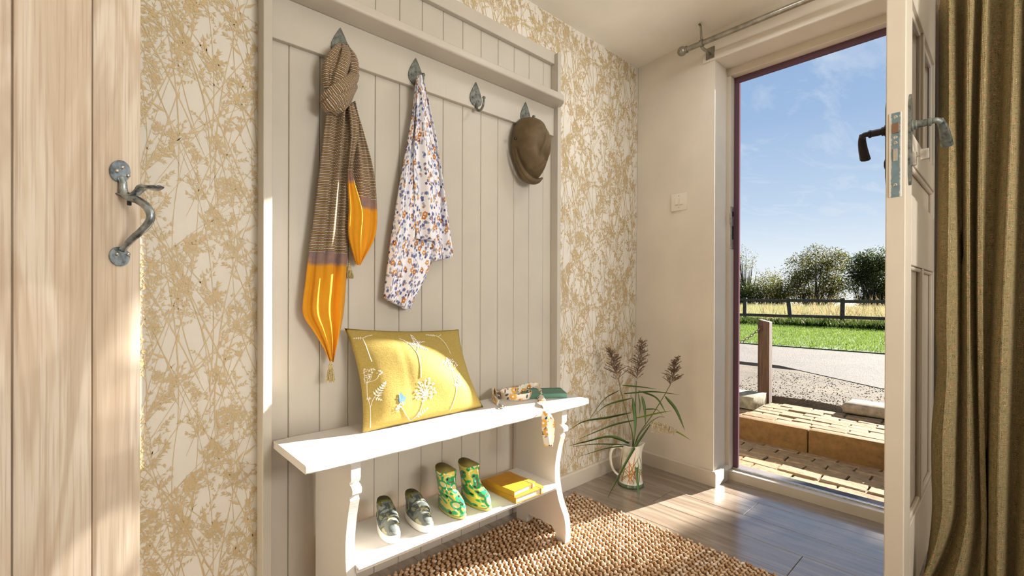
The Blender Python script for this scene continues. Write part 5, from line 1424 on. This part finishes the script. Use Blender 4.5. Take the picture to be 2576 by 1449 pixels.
def leafmat(name, cols, trans=0.4, rough=0.55):
    m = Mat(name, cols[0], rough, spec=0.25); a = m.n('ShaderNodeAttribute', attribute_name='tint')
    c = m.cramp(a.outputs['Fac'], [(i/(len(cols)-1), cc) for i, cc in enumerate(cols)]); m.base(c)
    tr = m.n('ShaderNodeBsdfTranslucent'); m.link(c, tr.inputs[0]); mx_ = m.n('ShaderNodeMixShader'); mx_.inputs[0].default_value = trans
    m.link(m.b.outputs[0], mx_.inputs[1]); m.link(tr.outputs[0], mx_.inputs[2]); m.link(mx_.outputs[0], m.t.nodes['Material Output'].inputs[0]); return m.m
blades('verge_grass', 52000, (6.93, 13.4), (-1.2, 6.2), 0.07, 0.06, 0.006, [dk((106, 140, 46)), dk((142, 172, 68)), dk((170, 192, 98))], 1, 0.6)
blades('meadow_grass', 42000, (14.5, 34), (-1.5, 16), 0.06, 0.42, 0.010, [dk((186, 178, 112)), dk((214, 204, 148)), dk((164, 172, 92)), dk((226, 216, 170))], 2, 0.5)
blades('seeding_grass', 700, (14.9, 18.5), (0.8, 6.0), 0.2, 0.72, 0.012, [dk((206, 184, 140)), dk((192, 164, 120))], 4, 0.7, dens=lambda x, y, r: r.uniform(0, 1, len(x)) < np.clip((5.0-y)/2, 0.1, 1))
blades('hedge_bottom_weeds', 15000, (13.2, 14.5), (-1.2, 6.5), 0.05, 0.24, 0.022, [dk((56, 80, 26)), dk((84, 108, 40)), dk((120, 128, 60))], 3, 0.8, dens=lambda x, y, r: r.uniform(0, 1, len(x)) < np.clip(1.1-0.16*y+0.35*np.sin(y*3), 0.15, 1))

# post-and-rail fence
m_fence = plain('weathered_fence_timber', dk((112, 100, 84)), 0.9, nscale=20, namt=0.25)
fe_ = thing('fence', 'weathered two-rail wooden fence along the far side of the grass verge', 'fence', (14.4, 2.5, 0.06))
FY = [8.0, 6.3, 4.68, 3.32, 1.93, 0.45, -1.1, -2.6]
for i, y in enumerate(FY):
    k = MB(); k.box((14.42, y, 0.46), (0.09, 0.115, 0.92), bev=0.012, rot=Matrix.Rotation(math.radians(-6 if i == 3 else 0.6), 3, 'X')); k.build('post', m_fence, fe_)
for z in (0.835, 0.345):
    for a, b in zip(FY[:-1], FY[1:]):
        k = MB(); dz = random.uniform(-0.012, 0.012)
        k.box((14.36, (a+b)/2, z+dz), (0.04, abs(a-b)-0.006, 0.095), bev=0.006, rot=Matrix.Rotation(random.uniform(-0.008, 0.008), 3, 'X')); k.build('rail', m_fence, fe_)

# trees
m_bark = plain('grey_bark', dk((84, 74, 58)), 0.9, nscale=12, namt=0.3)
def foliage_mesh(name, centers, radii, nper, size, mat_, parent, seed, flat=1.0):
    r_ = np.random.RandomState(seed); C_ = np.repeat(np.array(centers), nper, axis=0); Rr = np.repeat(np.array(radii), nper)
    n = len(C_); d = r_.normal(size=(n, 3)); d /= np.linalg.norm(d, axis=1)[:, None]; d[:, 2] *= flat
    p = C_+d*(Rr*r_.uniform(0.25, 1.0, n)**0.6)[:, None]
    a = r_.normal(size=(n, 3)); a /= np.linalg.norm(a, axis=1)[:, None]; b = np.cross(a, r_.normal(size=(n, 3))); b /= np.linalg.norm(b, axis=1)[:, None]
    s = size*r_.uniform(0.6, 1.3, n)[:, None]
    v = np.stack([p-a*s, p+b*s*0.45, p+a*s, p-b*s*0.45], 1).reshape(-1, 3)-np.array(parent.location); f = np.arange(4*n).reshape(-1, 4)
    me = bpy.data.meshes.new(name); me.from_pydata(v.tolist(), [], f.tolist())
    at_ = me.attributes.new('tint', 'FLOAT', 'POINT'); at_.data.foreach_set('value', np.repeat(r_.uniform(0, 1, n), 4).astype(np.float32))
    me.materials.append(mat_); o = bpy.data.objects.new(name, me); COL.objects.link(o); o.parent = parent; return tag(o, kind='stuff')
def tree(name, label, loc, h, rx, ry, zc, rz_, ncl, nper, size, cols, seed, stems=3, clr=0.9, zmin=0.1, box=False):
    t = thing(name, label, 'tree' if 'bush' not in name else 'bush', loc); r_ = random.Random(seed); k = MB(); cen, rad = [], []
    for i in range(ncl):
        while True:
            u = [r_.uniform(-1, 1) for _ in range(3)]
            if box or sum(q*q for q in u) <= 1: break
        q = sum(a*a for a in u)**0.5; f = 1.0 if box else 0.55+0.45*q
        c = (loc[0]+u[0]*f*rx, loc[1]+u[1]*ry*f-(0.10*u[2]*rz_ if box else 0), max(zmin, zc+u[2]*rz_*f)); cen.append(c); rad.append(clr*r_.uniform(0.6, 1.25))
    for s in range(stems):
        b = np.array(loc)+np.array([r_.uniform(-0.15, 0.15), r_.uniform(-0.3, 0.3), 0]); 
        for c in r_.sample(cen, min(len(cen), 14)):
            c = np.array(c); mid = b*0.45+c*0.55+np.array([0, 0, -0.15*h]); k.tube(spline([b, mid, c], 4), [0.05*h/3.5*(1-0.9*i/8) for i in range(9)], 5)
    k.build('trunk', m_bark, t, smooth=True)
    foliage_mesh('foliage', cen, rad, nper, size, leafmat(name+str(seed), cols), t, seed); return t
FS = 2.1
def far(x, y): return (CAM[0]+(x-CAM[0])*FS, CAM[1]+(y-CAM[1])*FS, 0.0)
def farz(z): return CAM[2]+(z-CAM[2])*FS
DG = [dk((36, 50, 22)), dk((58, 76, 32)), dk((84, 98, 42)), dk((112, 120, 56))]
OG = [dk((60, 64, 26)), dk((92, 96, 40)), dk((124, 120, 54)), dk((150, 140, 70))]
YG = [dk((96, 104, 36)), dk((132, 132, 50)), dk((160, 150, 64)), dk((92, 110, 46))]
tree('hawthorn_tree', 'broad olive green tree standing behind the meadow in the middle of the hedge', far(20.5, 4.05), 3.0*FS, 1.3*FS, 1.25*FS, farz(1.75), 1.15*FS, 60, 331, 0.075*1.0, OG, 31)
tree('hawthorn_tree', 'tallest dark green tree at the right end of the hedge', far(20.0, 2.05), 3.1*FS, 1.2*FS, 0.95*FS, farz(1.75), 1.22*FS, 60, 375, 0.075*1.0, DG, 32)
tree('hawthorn_tree', 'dark tree behind the door edge at the end of the hedge', far(22.0, 0.6), 2.6*FS, 1.3*FS, 1.2*FS, farz(1.3), 1.0*FS, 46, 331, 0.08*1.0, DG, 33)
tree('hawthorn_bush', 'yellowing bush between the olive tree and the thin sapling', far(20.0, 5.65), 2.0*FS, 0.9*FS, 0.85*FS, farz(1.1), 0.75*FS, 40, 265, 0.07*1.0, YG, 34)
tree('hawthorn_bush', 'low green bush at the left end of the hedge under the sapling', far(19.6, 6.9), 1.6*FS, 0.9*FS, 0.9*FS, farz(0.85), 0.6*FS, 36, 265, 0.075*1.0, [dk((48, 70, 26)), dk((80, 100, 40)), dk((116, 124, 56))], 35)
tree('sapling', 'thin sparse sapling rising above the left end of the hedge', far(20.5, 7.0), 3.4*FS, 0.5*FS, 0.65*FS, farz(2.4), 1.0*FS, 34, 35, 0.06*1.0, YG, 36, stems=3, clr=0.45)
tree('hawthorn_tree', 'distant hedge tree left of the doorway', far(21.5, 9.2), 2.8*FS, 1.2*FS, 1.3*FS, farz(1.5), 1.1*FS, 40, 265, 0.08*1.0, OG, 37)
# the garden tree that dapples the doorway
tree('garden_tree', 'leafy garden tree beside the lane that throws dappled shade through the doorway', (8.6, -4.075, 0.0), 6.8, 1.0, 1.15, 4.95, 1.45, 210, 95, 0.085, OG, 41, stems=1, clr=0.25, box=True)

# what the pieces of the setting are
STRUCT = {'floor': ('grey oak laminate plank floor of the hallway', 'floor'), 'ceiling': ('plain off-white hallway ceiling', 'ceiling'),
          'wall_back': ('wall papered with gold grasses and stems on cream behind the bench', 'wall'), 'wall_right': ('cream painted wall around the open front doorway', 'wall'),
          'wall_left': ('plain cream wall at the far left of the hall', 'wall'), 'wall_front': ('plain cream wall opposite the panelling', 'wall'),
          'baseboard_back': ('taupe skirting board under the wallpaper', 'skirting board'), 'baseboard_right': ('taupe skirting board beside the front doorway', 'skirting board'),
          'trim_1': ('cream and purple frame and threshold of the front doorway', 'door frame'), 'door_1': ('cream painted front door standing open against the curtain', 'door'),
          'door_2': ('pale oak plank door with a forged thumb latch', 'door'), 'brick_court': ('worn buff brick paving just outside the threshold', 'paving'),
          'brick_step': ('raised brick step with ochre risers outside the door', 'step'), 'forecourt': ('dusty gravel strip between brick step and lane', 'gravel'),
          'road': ('grey tarmac lane crossing beyond the gravel', 'road'), 'side_ground': ('gravel ground beside the lane behind the post', 'gravel'),
          'verge': ('mown grass verge beyond the lane', 'verge'), 'field': ('straw coloured meadow behind the wooden fence', 'field')}
for n_, (l_, c_2) in STRUCT.items():
    if n_ in bpy.data.objects: tag(bpy.data.objects[n_], l_, c_2)
